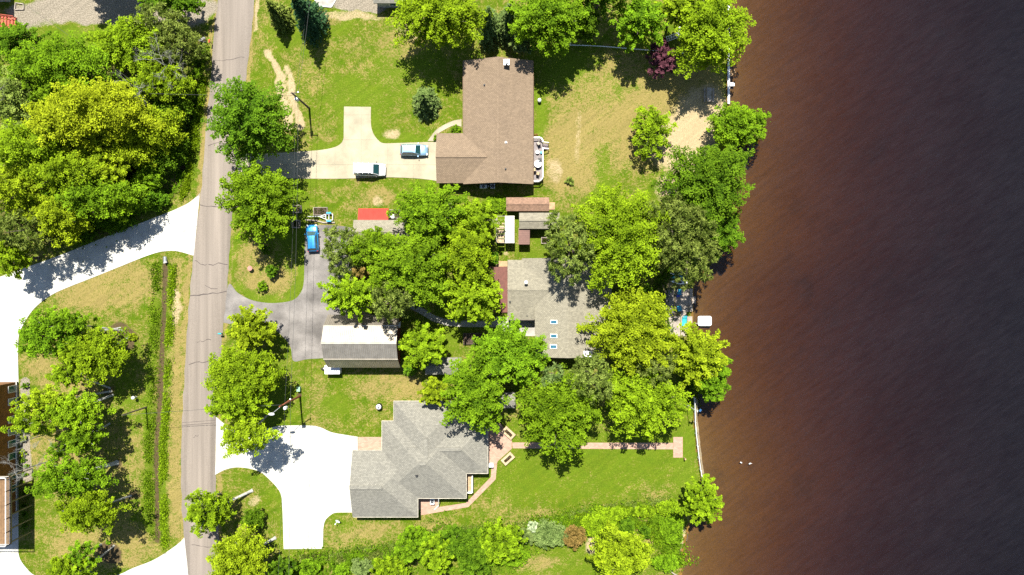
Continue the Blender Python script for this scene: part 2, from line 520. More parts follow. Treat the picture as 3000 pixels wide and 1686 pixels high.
lush = mx(0 * PX,
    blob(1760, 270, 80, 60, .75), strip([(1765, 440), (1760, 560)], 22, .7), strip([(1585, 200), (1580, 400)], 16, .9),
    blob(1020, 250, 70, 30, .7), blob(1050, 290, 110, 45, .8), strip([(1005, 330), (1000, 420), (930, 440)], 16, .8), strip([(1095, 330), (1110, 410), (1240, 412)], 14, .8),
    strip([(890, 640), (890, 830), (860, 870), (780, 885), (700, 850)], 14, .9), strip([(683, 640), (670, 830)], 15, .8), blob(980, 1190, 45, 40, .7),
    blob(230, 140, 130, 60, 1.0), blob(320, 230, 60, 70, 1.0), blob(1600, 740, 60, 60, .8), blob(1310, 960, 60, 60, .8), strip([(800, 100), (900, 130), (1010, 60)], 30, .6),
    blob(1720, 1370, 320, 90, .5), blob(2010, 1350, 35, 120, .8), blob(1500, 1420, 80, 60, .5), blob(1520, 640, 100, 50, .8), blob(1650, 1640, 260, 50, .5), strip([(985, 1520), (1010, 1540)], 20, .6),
    blob(880, 540, 120, 14, .7), blob(1190, 210, 110, 90, .7), blob(1640, 200, 110, 60, .7), blob(1960, 220, 150, 50, .5), blob(800, 500, 90, 40, .8), blob(840, 620, 60, 110, .8), blob(790, 1150, 80, 110, .7), blob(1640, 1290, 150, 80, .7), blob(1890, 1290, 90, 60, .7), blob(330, 1250, 70, 200, .5), blob(1240, 545, 60, 16, .8), strip([(760, 1400), (820, 1460), (830, 1600)], 12, .6))  # some patches sit in tree shade, its green put into the grass colour
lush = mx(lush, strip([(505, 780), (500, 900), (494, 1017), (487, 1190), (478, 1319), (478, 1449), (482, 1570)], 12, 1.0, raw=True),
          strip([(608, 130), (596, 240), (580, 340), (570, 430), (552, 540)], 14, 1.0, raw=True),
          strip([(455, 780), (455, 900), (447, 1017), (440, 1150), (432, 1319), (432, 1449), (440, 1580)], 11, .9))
bare = mx(0 * PX,
    strip([(785, 160), (812, 215), (830, 275), (846, 365)], 14, 1.0), strip([(836, 188), (852, 250), (866, 310), (880, 370)], 12, .9),
    blob(1150, 395, 30, 16, .8), strip([(758, 0), (752, 80)], 8, .8), blob(1010, 45, 130, 14, .75), blob(1210, 80, 60, 40, .6),
    blob(2060, 340, 85, 90, .95), blob(2005, 430, 100, 100, 1.0), blob(1980, 560, 60, 50, .9), strip([(1700, 330), (1690, 480)], 12, .5), blob(1620, 500, 30, 40, .6),
    strip([(525, 850), (520, 950)], 12, .8), blob(1110, 590, 22, 22, .7), blob(1045, 930, 60, 60, .8),
    blob(745, 1470, 22, 14, .7), blob(1405, 745, 40, 40, .6), blob(2004, 1610, 15, 70, 1.0, raw=True), blob(1735, 1600, 18, 40, .8), blob(1980, 870, 60, 110, .6), blob(1490, 745, 14, 10, .7))
gravel = mx(0 * PX,
    blob(360, 25, 300, 48, 1.0, 0.3), blob(90, 40, 90, 40, .8), blob(170, 15, 40, 20, 1.0), blob(1060, 10, 90, 26, 1.0, .3),
    strip([(74, 1120), (72, 1250), (80, 1400)], 14, 1.0, .3, raw=True), blob(560, 40, 60, 40, 1.0))
mulch = mx(0 * PX,
    blob(352, 990, 42, 42, 1.0, .2), blob(318, 1618, 38, 34, 1.0, .2), blob(318, 1147, 22, 22, .8), blob(345, 1356, 16, 12, .9), blob(392, 1453, 24, 14, .8),
    blob(877, 1158, 10, 9, 1.0, .2, raw=True), strip(DITCH_S, 9, 1.0, raw=True), strip(DITCH_N, 12, 1.0, raw=True),
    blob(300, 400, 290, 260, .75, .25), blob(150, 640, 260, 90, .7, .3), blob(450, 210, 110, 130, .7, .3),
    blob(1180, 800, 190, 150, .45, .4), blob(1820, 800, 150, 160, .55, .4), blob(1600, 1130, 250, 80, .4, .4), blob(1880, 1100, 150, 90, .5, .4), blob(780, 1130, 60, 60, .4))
sand = np.where(SD > -0.6, 1.0, 0.0) * np.ones_like(PX)

ny, nx = PX.shape
verts = np.stack([GX, GY, GZ], -1).reshape(-1, 3)
idx = np.arange(nx * ny).reshape(ny, nx)
quads = np.stack([idx[:-1, :-1], idx[:-1, 1:], idx[1:, 1:], idx[1:, :-1]], -1).reshape(-1, 4)

def fast_mesh(name, verts, quads, smooth=False):
    me = bpy.data.meshes.new(name)
    n, k = quads.shape
    me.vertices.add(len(verts)); me.vertices.foreach_set('co', np.ascontiguousarray(verts, np.float32).ravel())
    me.loops.add(n * k); me.loops.foreach_set('vertex_index', np.ascontiguousarray(quads, np.int32).ravel())
    me.polygons.add(n)
    me.polygons.foreach_set('loop_start', np.arange(0, n * k, k, dtype=np.int32))
    me.polygons.foreach_set('loop_total', np.full(n, k, np.int32))
    if smooth: me.polygons.foreach_set('use_smooth', np.ones(n, bool))
    me.update(calc_edges=True)
    return me

gme = fast_mesh('ground', verts, quads, True)
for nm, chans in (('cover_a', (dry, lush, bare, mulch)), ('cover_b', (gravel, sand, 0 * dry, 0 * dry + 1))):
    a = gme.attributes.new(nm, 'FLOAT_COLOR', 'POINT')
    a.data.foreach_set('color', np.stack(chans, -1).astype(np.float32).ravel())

def ground_mat():
    m, nt, b, ns, ln = nodes_of('ground_cover')
    pos = worldpos(nt)
    A = ns.new('ShaderNodeAttribute'); A.attribute_name = 'cover_a'
    B = ns.new('ShaderNodeAttribute'); B.attribute_name = 'cover_b'
    sa = ns.new('ShaderNodeSeparateColor'); ln.new(A.outputs['Color'], sa.inputs[0])
    sb = ns.new('ShaderNodeSeparateColor'); ln.new(B.outputs['Color'], sb.inputs[0])
    n0 = noise(nt, pos, 0.16, 4, 0.6)
    n1 = noise(nt, pos, 0.7, 4, 0.65)
    n2 = noise(nt, pos, 2.6, 3, 0.7)
    n3 = noise(nt, pos, 6.0, 3, 0.75)
    # long faint streaks left by the mower
    n4 = noise(nt, rotscale(nt, pos, R(-38), (0.10, 1.5, 1)), 1.0, 2)
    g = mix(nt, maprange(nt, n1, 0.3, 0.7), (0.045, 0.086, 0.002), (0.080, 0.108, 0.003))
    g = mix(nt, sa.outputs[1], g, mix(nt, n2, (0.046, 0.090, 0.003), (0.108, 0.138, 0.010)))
    tan = mix(nt, n2, (0.120, 0.096, 0.024), (0.220, 0.172, 0.064))
    def thr(x, lo, hi, w1=0.5, w2=0.45, w0=0.5):
        s_ = math_n(nt, 'MULTIPLY_ADD', math_n(nt, 'SUBTRACT', n1, 0.5), w1); nt.nodes[-1].inputs[2].default_value = 0
        s2 = math_n(nt, 'MULTIPLY', math_n(nt, 'SUBTRACT', n2, 0.5), w2)
        s0 = math_n(nt, 'MULTIPLY', math_n(nt, 'SUBTRACT', n0, 0.5), w0)
        s3 = math_n(nt, 'MULTIPLY', math_n(nt, 'SUBTRACT', n3, 0.5), w2)
        t = math_n(nt, 'ADD', math_n(nt, 'ADD', x, s_), math_n(nt, 'ADD', s2, math_n(nt, 'ADD', s3, s0)))
        return maprange(nt, t, lo, hi, smooth=True)
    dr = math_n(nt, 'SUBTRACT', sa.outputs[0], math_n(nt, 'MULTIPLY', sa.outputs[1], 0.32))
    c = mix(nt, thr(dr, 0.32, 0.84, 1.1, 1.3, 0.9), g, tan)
    c = mix(nt, thr(sa.outputs[2], 0.35, 0.85), c, mix(nt, n2, (0.235, 0.180, 0.10), (0.32, 0.25, 0.15)))
    gr = mix(nt, maprange(nt, n3, 0.3, 0.7), (0.13, 0.108, 0.08), (0.225, 0.195, 0.155))
    c = mix(nt, thr(sb.outputs[0], 0.35, 0.75), c, gr)
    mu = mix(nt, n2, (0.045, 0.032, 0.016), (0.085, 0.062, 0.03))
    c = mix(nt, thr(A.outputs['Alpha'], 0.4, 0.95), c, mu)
    bed = mix(nt, n1, (0.175, 0.098, 0.022), (0.115, 0.066, 0.017))
    nb = noise(nt, pos, 0.11, 4, 0.6)
    bed = mix(nt, maprange(nt, nb, 0.58, 0.80, 0.0, 0.4, smooth=True), bed, (0.028, 0.022, 0.010))
    c = mix(nt, maprange(nt, sb.outputs[1], 0.3, 0.7), c, bed)
    c = mix(nt, 1.0, c, mix(nt, maprange(nt, n3, 0.2, 0.8), (0.45, 0.45, 0.45), (1.55, 1.55, 1.55)), 'MULTIPLY')
    c = mix(nt, 1.0, c, mix(nt, maprange(nt, n4, 0.25, 0.75), (0.86, 0.87, 0.86), (1.14, 1.13, 1.12)), 'MULTIPLY')
    ln.new(c, b.inputs['Base Color'])
    b.inputs['Roughness'].default_value = 0.95
    b.inputs['Specular IOR Level'].default_value = 0.1
    bump(nt, n3, 0.55, 0.05, b.inputs['Normal'])
    return m

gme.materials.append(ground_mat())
ground = obj_from_mesh('ground', gme)
tag(ground, 'patchy green and sun-dried lawn ground running down to the lake', 'ground', kind='structure')

def gz(px, py):
    z, d = land_height(np.array([float(px)]), np.array([float(py)]))
    return float(z[0])

# ---------------------------------------------------------------- the lake: a body of tea-brown water over the sloping bed
def water_mat():
    m = bpy.data.materials.new('lake_water')
    m.use_nodes = True
    nt = m.node_tree
    for n in list(nt.nodes): nt.nodes.remove(n)
    out = nt.nodes.new('ShaderNodeOutputMaterial')
    pos = worldpos(nt)
    w1 = noise(nt, rotscale(nt, pos, R(-33), (0.32, 1.5, 1)), 1.1, 3, 0.55)
    w2 = noise(nt, rotscale(nt, pos, R(-26), (0.5, 2.2, 1)), 1.5, 3, 0.6)
    w3 = noise(nt, pos, 0.05, 3)
    h = math_n(nt, 'ADD', w1, math_n(nt, 'MULTIPLY', w2, 0.5))
    tr = nt.nodes.new('ShaderNodeBsdfTransparent'); tr.inputs['Color'].default_value = (0.93, 0.90, 0.86, 1)
    df = nt.nodes.new('ShaderNodeBsdfDiffuse')
    wc = mix(nt, maprange(nt, h, 0.45, 1.05), (0.012, 0.014, 0.019), (0.026, 0.027, 0.034))
    wc = mix(nt, 1.0, wc, mix(nt, maprange(nt, w3, 0.3, 0.7), (0.84, 0.84, 0.84), (1.16, 1.16, 1.16)), 'MULTIPLY')
    nt.links.new(wc, df.inputs['Color'])
    gl = nt.nodes.new('ShaderNodeBsdfGlossy'); gl.inputs['Roughness'].default_value = 0.08
    bp = nt.nodes.new('ShaderNodeBump'); bp.inputs['Strength'].default_value = 0.5; bp.inputs['Distance'].default_value = 0.14
    nt.links.new(h, bp.inputs['Height'])
    nt.links.new(bp.outputs[0], gl.inputs['Normal']); nt.links.new(bp.outputs[0], df.inputs['Normal'])
    m1 = nt.nodes.new('ShaderNodeMixShader'); m1.inputs[0].default_value = 0.25
    nt.links.new(tr.outputs[0], m1.inputs[1]); nt.links.new(df.outputs[0], m1.inputs[2])
    fr = nt.nodes.new('ShaderNodeFresnel'); fr.inputs['IOR'].default_value = 1.33
    nt.links.new(bp.outputs[0], fr.inputs['Normal'])
    m2 = nt.nodes.new('ShaderNodeMixShader')
    nt.links.new(fr.outputs[0], m2.inputs[0]); nt.links.new(m1.outputs[0], m2.inputs[1]); nt.links.new(gl.outputs[0], m2.inputs[2])
    nt.links.new(m2.outputs[0], out.inputs['Surface'])
    va = nt.nodes.new('ShaderNodeVolumeAbsorption')
    va.inputs['Color'].default_value = (0.66, 0.47, 0.07, 1)
    va.inputs['Density'].default_value = 1.12
    nt.links.new(va.outputs[0], out.inputs['Volume'])
    return m

wb = MB().prism([(G(1900, 0).x, -560), (600, -560), (600, 560), (G(1900, 0).x, 560)], -14.0, WATER_Z)
lake = wb.build('lake_water', water_mat())
tag(lake, 'wide dark lake, amber in the shallows and slate further out', 'lake', kind='structure')

# ---------------------------------------------------------------- road
RL = [(650, -160), (640, 0), (626, 97), (621, 194), (606, 349), (590, 562), (578, 660), (567, 746), (556, 866), (547, 985), (541, 1103), (534, 1220), (530, 1363), (533, 1500), (540, 1575), (551, 1686), (575, 1860)]
RR = [(757, -160), (745, 0), (737, 97), (724, 194), (708, 349), (688, 520), (679, 651), (670, 760), (664, 866), (651, 974), (643, 1103), (634, 1220), (630, 1363), (634, 1480), (641, 1560), (648, 1686), (670, 1860)]

def resample(pts, n):
    p = np.array(pts, float)
    y = np.linspace(p[0, 1], p[-1, 1], n)
    x = np.interp(y, p[:, 1], p[:, 0])
    k = np.array([1, 2, 3, 2, 1]) / 9.0
    xp = np.pad(x, 2, mode='edge'); x = np.convolve(xp, k, 'valid')
    return list(zip(x, y))

rl, rr = resample(RL, 90), resample(RR, 90)
mb = MB()
nn = len(rl)
rows = []
for i in range(nn):
    a, b = G(*rl[i], 0.05), G(*rr[i], 0.05)
    j = 0.06 * math.sin(i * 1.7) + 0.05 * math.sin(i * 4.1)
    a.x += j; b.x += 0.07 * math.sin(i * 2.3)
    rows += [Vector((a.x - 0.05, a.y, -0.05)), a, (a + b) / 2 + Vector((0, 0, 0.07)), b, Vector((b.x + 0.05, b.y, -0.05))]
mb.add(rows, [(i * 5 + k, i * 5 + k + 1, i * 5 + k + 6, i * 5 + k + 5) for i in range(nn - 1) for k in range(4)])
road = mb.build('road', M['asphalt'], None, True)
tag(road, 'pale worn asphalt road running from top to bottom past the driveways', 'road', kind='structure')

def on_road(t, y):
    i = min(max((y - rl[0][1]) / (rl[-1][1] - rl[0][1]) * (nn - 1), 0), nn - 1.001)
    k = int(i); f = i - k
    xa = rl[k][0] * (1 - f) + rl[k + 1][0] * f
    xb = rr[k][0] * (1 - f) + rr[k + 1][0] * f
    p = G(xa * (1 - t) + xb * t, y)
    p.z = 0.05 + 0.07 * (1 - abs(2 * t - 1))
    return p

for y0, t0, t1, w in ((604, 0.0, 0.95, .07), (768, 0.05, .4, .06), (776, .45, .98, .07), (868, 0.0, 1.0, .08), (1070, .1, .9, .06), (1006, .3, .7, .05), (835, .4, .75, .05), (1248, 0, .98, .04), (1240, 0, .98, .035), (1280, .35, .5, .05), (430, .1, .7, .05), (1600, .2, .9, .05), (180, .1, .9, .05)):
    r = random.Random(int(y0))
    n = 9
    pts = []
    yy = y0
    for i in range(n):
        t = t0 + (t1 - t0) * i / (n - 1)
        yy += r.uniform(-4, 4) if y0 not in (1248, 1240) else -1.0
        pts.append(on_road(t, yy) + Vector((0, 0, 0.006)))
    m_ = MB()
    vv = []
    for p in pts:
        k = w * r.uniform(0.5, 1.3)
        vv += [p + Vector((0, k, 0)), p - Vector((0, k, 0))]
    m_.add(vv, [(2 * i, 2 * i + 1, 2 * i + 3, 2 * i + 2) for i in range(n - 1)])
    m_.build('crack', M['crack'], road)

# ---------------------------------------------------------------- driveways of separate slabs
def clip(poly, ax, lim, keep_less):
    out = []
    n = len(poly)
    for i in range(n):
        p, q = poly[i], poly[(i + 1) % n]
        a = (p[ax] <= lim) if keep_less else (p[ax] >= lim)
        b = (q[ax] <= lim) if keep_less else (q[ax] >= lim)
        if a: out.append(p)
        if a != b:
            t = (lim - p[ax]) / (q[ax] - p[ax])
            out.append((p[0] + t * (q[0] - p[0]), p[1] + t * (q[1] - p[1])))
    return out

def area(p):
    return 0.5 * sum(p[i][0] * p[(i + 1) % len(p)][1] - p[(i + 1) % len(p)][0] * p[i][1] for i in range(len(p)))

def curve(pts, n=6, closed=True):
    """Catmull-Rom through pixel points; a point given as (x, y, 1) stays a sharp corner"""
    out = []
    m_ = len(pts)
    for i in range(m_):
        p0, p1, p2, p3 = pts[i - 1], pts[i], pts[(i + 1) % m_], pts[(i + 2) % m_]
        s1, s2 = len(p1) > 2, len(p2) > 2
        a1 = (0, 0) if s1 else ((p2[0] - p0[0]) / 2, (p2[1] - p0[1]) / 2)
        a2 = (0, 0) if s2 else ((p3[0] - p1[0]) / 2, (p3[1] - p1[1]) / 2)
        if s1 and s2:
            out.append((p1[0], p1[1])); continue
        for k in range(n):
            t = k / n
            h00 = 2 * t ** 3 - 3 * t ** 2 + 1; h10 = t ** 3 - 2 * t ** 2 + t; h01 = -2 * t ** 3 + 3 * t ** 2; h11 = t ** 3 - t ** 2
            out.append((h00 * p1[0] + h10 * a1[0] + h01 * p2[0] + h11 * a2[0], h00 * p1[1] + h10 * a1[1] + h01 * p2[1] + h11 * a2[1]))
    return out

def slabs(name, label, poly_px, cell, ang, m, z=0.05, gap=0.012, jm='joint', off=(0, 0), cat='driveway'):
    poly = [tuple(G(x, y)[:2]) for x, y in poly_px]
    if area(poly) < 0: poly = poly[::-1]
    base = MB().prism(poly, 0.0, 0.022).build(name, M[jm])
    tag(base, label, cat, kind='structure')
    c, s_ = math.cos(ang), math.sin(ang)
    rp = [(x * c + y * s_, -x * s_ + y * c) for x, y in poly]
    x0, x1 = min(p[0] for p in rp), max(p[0] for p in rp)
    y0, y1 = min(p[1] for p in rp), max(p[1] for p in rp)
    cx, cy_ = cell
    r = random.Random(len(poly_px))
    i = 0
    xa = x0 - off[0]
    while xa < x1:
        ya = y0 - off[1]
        while ya < y1:
            q = clip(clip(clip(clip(rp, 0, xa + gap, False), 0, xa + cx - gap, True), 1, ya + gap, False), 1, ya + cy_ - gap, True)
            if len(q) > 2 and abs(area(q)) > 0.08:
                w = [(x * c - y * s_, x * s_ + y * c) for x, y in q]
                dz = r.uniform(-0.004, 0.004)
                MB().prism(w, 0.0, z + dz).build('slab', m, base)
            ya += cy_
        xa += cx
    return base

slabs('driveway', 'white concrete driveway sweeping from the road to the cedar house', curve([
    (586, 566, 1), (560, 590), (517, 613), (431, 647), (302, 698), (172, 750), (0, 812), (-120, 862, 1), (-120, 1121, 1), (55, 1121, 1), (54, 996), (73, 944), (108, 897), (164, 858),
    (259, 819), (366, 776), (431, 750), (474, 738), (517, 736), (568, 750, 1)]), (4.6, 4.6), R(22), M['concrete'], off=(1.2, 0.6))
slabs('driveway', 'white concrete driveway in the bottom left corner of the view', curve([
    (-120, 1618, 1), (54, 1618, 1), (60, 1640), (78, 1665), (102, 1686), (160, 1706), (240, 1712), (342, 1686), (389, 1665), (454, 1639), (519, 1596), (540, 1575, 1), (553, 1690, 1), (575, 1850, 1), (-120, 1850, 1)]),
    (4.6, 4.6), R(10), M['concrete'])
slabs('driveway', 'cream concrete T-shaped driveway of the brown house with two vehicles on it', curve([
    (704, 451, 1), (785, 450), (894, 444), (948, 439), (983, 431), (1001, 419), (1007, 404, 1), (1008, 313, 1), (1087, 314, 1), (1087, 365), (1094, 392), (1108, 411), (1123, 420), (1160, 420), (1251, 417, 1),
    (1285, 417, 1), (1285, 532, 1), (1228, 524), (1127, 520), (1010, 524), (913, 524), (797, 522), (739, 520), (692, 512, 1)]), (4.4, 4.2), R(0), M['concrete_cream'], off=(0.9, 1.4))
slabs('driveway', 'bright white concrete forecourt driveway of the grey hip-roofed house', curve([
    (634, 1222, 1), (660, 1244), (686, 1259), (743, 1262), (786, 1255), (825, 1248), (903, 1247), (937, 1252), (972, 1267), (1015, 1275), (1048, 1280, 1), (1048, 1321, 1), (1052, 1325, 1),
    (1055, 1503, 1), (989, 1502), (968, 1510), (952, 1527), (947, 1553, 1), (946, 1608, 1), (831, 1609, 1), (829, 1527), (825, 1458), (814, 1432), (790, 1406), (764, 1384), (730, 1373), (691, 1370), (656, 1378), (631, 1392, 1)]),
    (4.2, 4.2), R(0), M['concrete'], off=(1.0, 2.0))

# walkways
wk = curve([(1253, 414, 1), (1263, 400), (1282, 378), (1321, 357), (1352, 350, 1), (1352, 372, 1), (1330, 368), (1300, 382), (1282, 394), (1274, 405), (1277, 414, 1)])
slabs('walkway', 'curved cream concrete walkway from driveway to the brown house door', wk, (1.6, 1.6), R(30), M['concrete_cream'], z=0.048, cat='walkway')

def strip_poly(pts, w):
    l, r_ = [], []
    for i, p in enumerate(pts):
        a, b = pts[max(i - 1, 0)], pts[min(i + 1, len(pts) - 1)]
        d = Vector((b[0] - a[0], b[1] - a[1])).normalized()
        nrm = Vector((-d.y, d.x)) * (w / 2)
        l.append((p[0] + nrm.x, p[1] + nrm.y)); r_.append((p[0] - nrm.x, p[1] - nrm.y))
    return l + r_[::-1]

wl = MB().prism([tuple(G(*p)[:2]) for p in strip_poly([(1196, 890), (1235, 912), (1272, 934), (1310, 946), (1380, 950), (1472, 949)], 19)], -0.01, 0.02).build('walkway', M['joint'])
tag(wl, 'pale stepping-slab walkway leading from the barn to the middle house', 'walkway', kind='structure')
cl = [(1196, 890), (1235, 912), (1272, 934), (1310, 946), (1350, 950), (1380, 950), (1425, 950), (1472, 949)]
acc = []
for a, b in zip(cl[:-1], cl[1:]):
    L = math.hypot(b[0] - a[0], b[1] - a[1])
    for k in range(int(L)): acc.append((a[0] + (b[0] - a[0]) * k / L, a[1] + (b[1] - a[1]) * k / L))
i = 0
while i + 11 < len(acc):
    a, b = acc[i], acc[i + 11]
    c = G((a[0] + b[0]) / 2, (a[1] + b[1]) / 2, 0.03)
    ang = math.atan2(-(b[1] - a[1]), b[0] - a[0])
    MB().box(c, (0.72, 0.98, 0.05), ang + rnd.uniform(-.02, .02)).build('slab', M['concrete_grey'], wl)
    i += 13

def brick_mat():
    m, nt, b, ns, ln = nodes_of('brick_paving')
    pos = worldpos(nt)
    br = ns.new('ShaderNodeTexBrick')
    br.inputs['Scale'].default_value = 1.0
    br.inputs['Brick Width'].default_value = 0.42; br.inputs['Row Height'].default_value = 0.21
    br.inputs['Mortar Size'].default_value = 0.012
    br.inputs['Color1'].default_value = (0.36, 0.225, 0.165, 1); br.inputs['Color2'].default_value = (0.28, 0.165, 0.12, 1); br.inputs['Mortar'].default_value = (0.2, 0.15, 0.11, 1)
    ln.new(pos, br.inputs['Vector'])
    n1 = noise(nt, pos, 1.2, 4)
    ln.new(mix(nt, 1.0, br.outputs['Color'], mix(nt, n1, (0.82, 0.82, 0.82), (1.2, 1.2, 1.2)), 'MULTIPLY'), b.inputs['Base Color'])
    b.inputs['Roughness'].default_value = 0.9
    bump(nt, br.outputs['Fac'], 0.4, 0.02, b.inputs['Normal'])
    return m
M['bricks'] = brick_mat()

def sheet(name, label, px, m, z=0.03, cat='path'):
    o = MB().prism([tuple(G(x, y)[:2]) for x, y in px], -0.02, z).build(name, m)
    return tag(o, label, cat, kind='structure')

sheet('brick_path', 'straight pink brick path from the patio out to the lakeside pad', [(1500, 1297), (1972, 1298), (1972, 1317), (1502, 1314)], M['bricks'], 0.034)
sheet('brick_pad', 'square pink brick pad at the lake end of the brick path', [(1972.5, 1281), (2000, 1281), (2000, 1341), (1972.5, 1341)], M['bricks'], 0.038, 'patio')
sheet('brick_patio', 'brick patio against the east side of the grey hip-roofed house', [(1425, 1245), (1466, 1240), (1499.5, 1285), (1499.5, 1315), (1458, 1352), (1455, 1362), (1425, 1362)], M['bricks'], 0.04, 'patio')
sheet('brick_path', 'narrow brick path bending round the corner of the grey house', [(1440, 1362.5), (1456, 1362.5), (1452, 1405), (1372, 1486), (1233, 1510), (1233, 1494), (1365, 1474), (1438, 1398)], M['bricks'], 0.034)
sheet('brick_patio', 'small brick patio with the heat pump beside the garage wing', [(1226, 1456), (1288, 1456), (1284, 1486), (1233, 1493.5), (1226, 1493)], M['bricks'], 0.039, 'patio')
sheet('brick_patio', 'orange brick landing between the forecourt and the grey house', [(1049, 1281), (1122, 1281), (1122, 1322), (1049, 1322)], M['bricks'], 0.044, 'patio')
sheet('gravel_driveway', 'grey gravel driveway looping from the road to the barn', curve([
    (669, 836), (696, 858), (735, 879), (782, 888), (825, 887), (860, 879), (881, 858), (890, 828), (892, 760), (895, 662, 1), (960, 660), (1028, 668), (1050, 690), (1045, 780), (1040, 925, 1), (950, 955, 1), (948, 1050, 1),
    (899, 1053), (860, 1058), (851, 1017), (825, 983), (795, 965), (717, 957), (655, 946, 1)]), M['gravel'], 0.02, 'driveway')
sheet('concrete_patio', 'pale concrete patio in the corner of the middle house', [(1450, 930), (1580, 930), (1580, 985), (1475, 985), (1475, 960), (1450, 960)], M['concrete_grey'], 0.03, 'patio')
sheet('concrete_pad', 'tan concrete pad with pale kerb at the top edge', [(926, -60), (982, -60), (978, 8), (970, 20), (926, 16)], M['concrete_grey'], 0.05, 'patio')
kb = MB()
for a, b in (((924, -60), (924, 17)), ((924, 17), (971, 22)), ((971, 22), (983, 2)), ((983, 2), (986, -60))):
    kb.bar(G(*a, 0.06), G(*b, 0.06), 0.22, 0.16)
kb.build('kerb', M['concrete'], bpy.data.objects['concrete_pad'])
sheet('plank_path', 'shaded gravel strip between the pines and the dock', [(1950, 850), (1976, 850), (1976, 925), (1945, 925)], M['gravel'], 0.02, 'path')
# ---------------------------------------------------------------- buildings
def shell(faces, t, name, m, parent):
    """a roof: polygons given as lists of points, given a thickness t downwards"""
    bm = bmesh.new()
    sh = ORG.get(parent.name, Vector((0, 0, 0)))
    for f in faces:
        bm.faces.new([bm.verts.new(Vector(p) - sh) for p in f])
    bmesh.ops.remove_doubles(bm, verts=bm.verts, dist=0.002)
    bmesh.ops.recalc_face_normals(bm, faces=bm.faces)
    up = sum(f.normal.z * f.calc_area() for f in bm.faces)
    if up < 0: bmesh.ops.reverse_faces(bm, faces=bm.faces)
    r_ = bmesh.ops.extrude_face_region(bm, geom=list(bm.faces))
    ex = [v for v in r_['geom'] if isinstance(v, bmesh.types.BMVert)]
    bmesh.ops.translate(bm, verts=ex, vec=(0, 0, -t))
    bmesh.ops.recalc_face_normals(bm, faces=bm.faces)
    me = bpy.data.meshes.new(name)
    bm.to_mesh(me); bm.free()
    me.materials.append(m)
    return obj_from_mesh(name, me, parent)

def hip(x0, x1, y0, y1, z, pitch, gable='', ew=None):
    """world rectangle -> roof faces; gable holds the sides (w e s n) that are gables instead of hips"""
    w, h = x1 - x0, y1 - y0
    if (w >= h) if ew is None else ew:
        r_ = h / 2; zr = z + r_ * pitch; ym = (y0 + y1) / 2
        a = (x0 + (0 if 'w' in gable else r_), ym, zr); b = (x1 - (0 if 'e' in gable else r_), ym, zr)
        fs = [[(x0, y0, z), (x1, y0, z), b, a], [(x1, y1, z), (x0, y1, z), a, b]]
        if 'w' not in gable: fs.append([(x0, y1, z), (x0, y0, z), a])
        if 'e' not in gable: fs.append([(x1, y0, z), (x1, y1, z), b])
    else:
        r_ = w / 2; zr = z + r_ * pitch; xm = (x0 + x1) / 2
        a = (xm, y0 + (0 if 's' in gable else r_), zr); b = (xm, y1 - (0 if 'n' in gable else r_), zr)
        fs = [[(x0, y1, z), (x0, y0, z), a, b], [(x1, y0, z), (x1, y1, z), b, a]]
        if 's' not in gable: fs.append([(x0, y0, z), (x1, y0, z), a])
        if 'n' not in gable: fs.append([(x1, y1, z), (x0, y1, z), b])
    return fs, Vector(a), Vector(b)

def rect(px0, px1, py0, py1, z):
    """photo rectangle (image y runs down) at height z -> world x0, x1, y0, y1"""
    a, b = P(px0, py1, z), P(px1, py0, z)
    return a.x, b.x, a.y, b.y

def window(parent, c, w, h, axis, frame='white', glass='glass', name='window'):
    """a window in a wall; axis is the wall's outward normal 'e' 'w' 'n' 's'"""
    nx, ny = {'e': (1, 0), 'w': (-1, 0), 'n': (0, 1), 's': (0, -1)}[axis]
    c = Vector(c)
    sx, sy = (0.08, w) if nx else (w, 0.08)
    m_ = MB()
    t = 0.09
    o = Vector((nx, ny, 0)) * 0.05
    tw = Vector((0, 1, 0)) if nx else Vector((1, 0, 0))
    for s_ in (-1, 1):
        m_.box(c + o + tw * s_ * (w / 2 - t / 2), (0.1 if nx else t, t if nx else 0.1, h))
        m_.box(c + o + Vector((0, 0, s_ * (h / 2 - t / 2))), (0.1 if nx else w - 2 * t, w - 2 * t if nx else 0.1, t))
    f = m_.build(name, M[frame], parent)
    MB().box(c + o * 0.6, (0.04 if nx else w - 2 * t, w - 2 * t if nx else 0.04, h - 2 * t)).build('pane', M[glass], f)
    return f

def door(parent, c, w, h, axis, m='white'):
    nx, ny = {'e': (1, 0), 'w': (-1, 0), 'n': (0, 1), 's': (0, -1)}[axis]
    c = Vector(c)
    d = MB().box(c + Vector((nx, ny, 0)) * 0.03, (0.08 if nx else w, w if nx else 0.08, h)).build('door', M[m], parent)
    tw = Vector((0, 1, 0)) if nx else Vector((1, 0, 0))
    MB().box(c + Vector((nx, ny, 0)) * 0.1 + tw * (w * 0.4), (0.06, 0.06, 0.12)).build('handle', M['steel'], d)
    return d

def garage_door(parent, c, w, h, axis, m='white', panels=4):
    nx, ny = {'e': (1, 0), 'w': (-1, 0), 'n': (0, 1), 's': (0, -1)}[axis]
    c = Vector(c)
    d = MB().box(c + Vector((nx, ny, 0)) * 0.02, (0.04 if nx else w, w if nx else 0.04, h)).build('garage_door', M['joint'], parent)
    for i in range(panels):
        MB().box(c + Vector((nx * .06, ny * .06, -h / 2 + (i + .5) * h / panels)), (0.05 if nx else w - .04, w - .04 if nx else 0.05, h / panels - 0.03)).build('panel', M[m], d)

def pipe_vent(parent, p, r=0.09, h=0.5, m='black', name='vent_pipe'):
    mb_ = MB().cyl(Vector(p) - Vector((0, 0, 0.3)), r, h + 0.3, 12)
    mb_.cyl(Vector(p), r * 2.0, 0.05, 12)
    return mb_.build(name, M[m], parent)

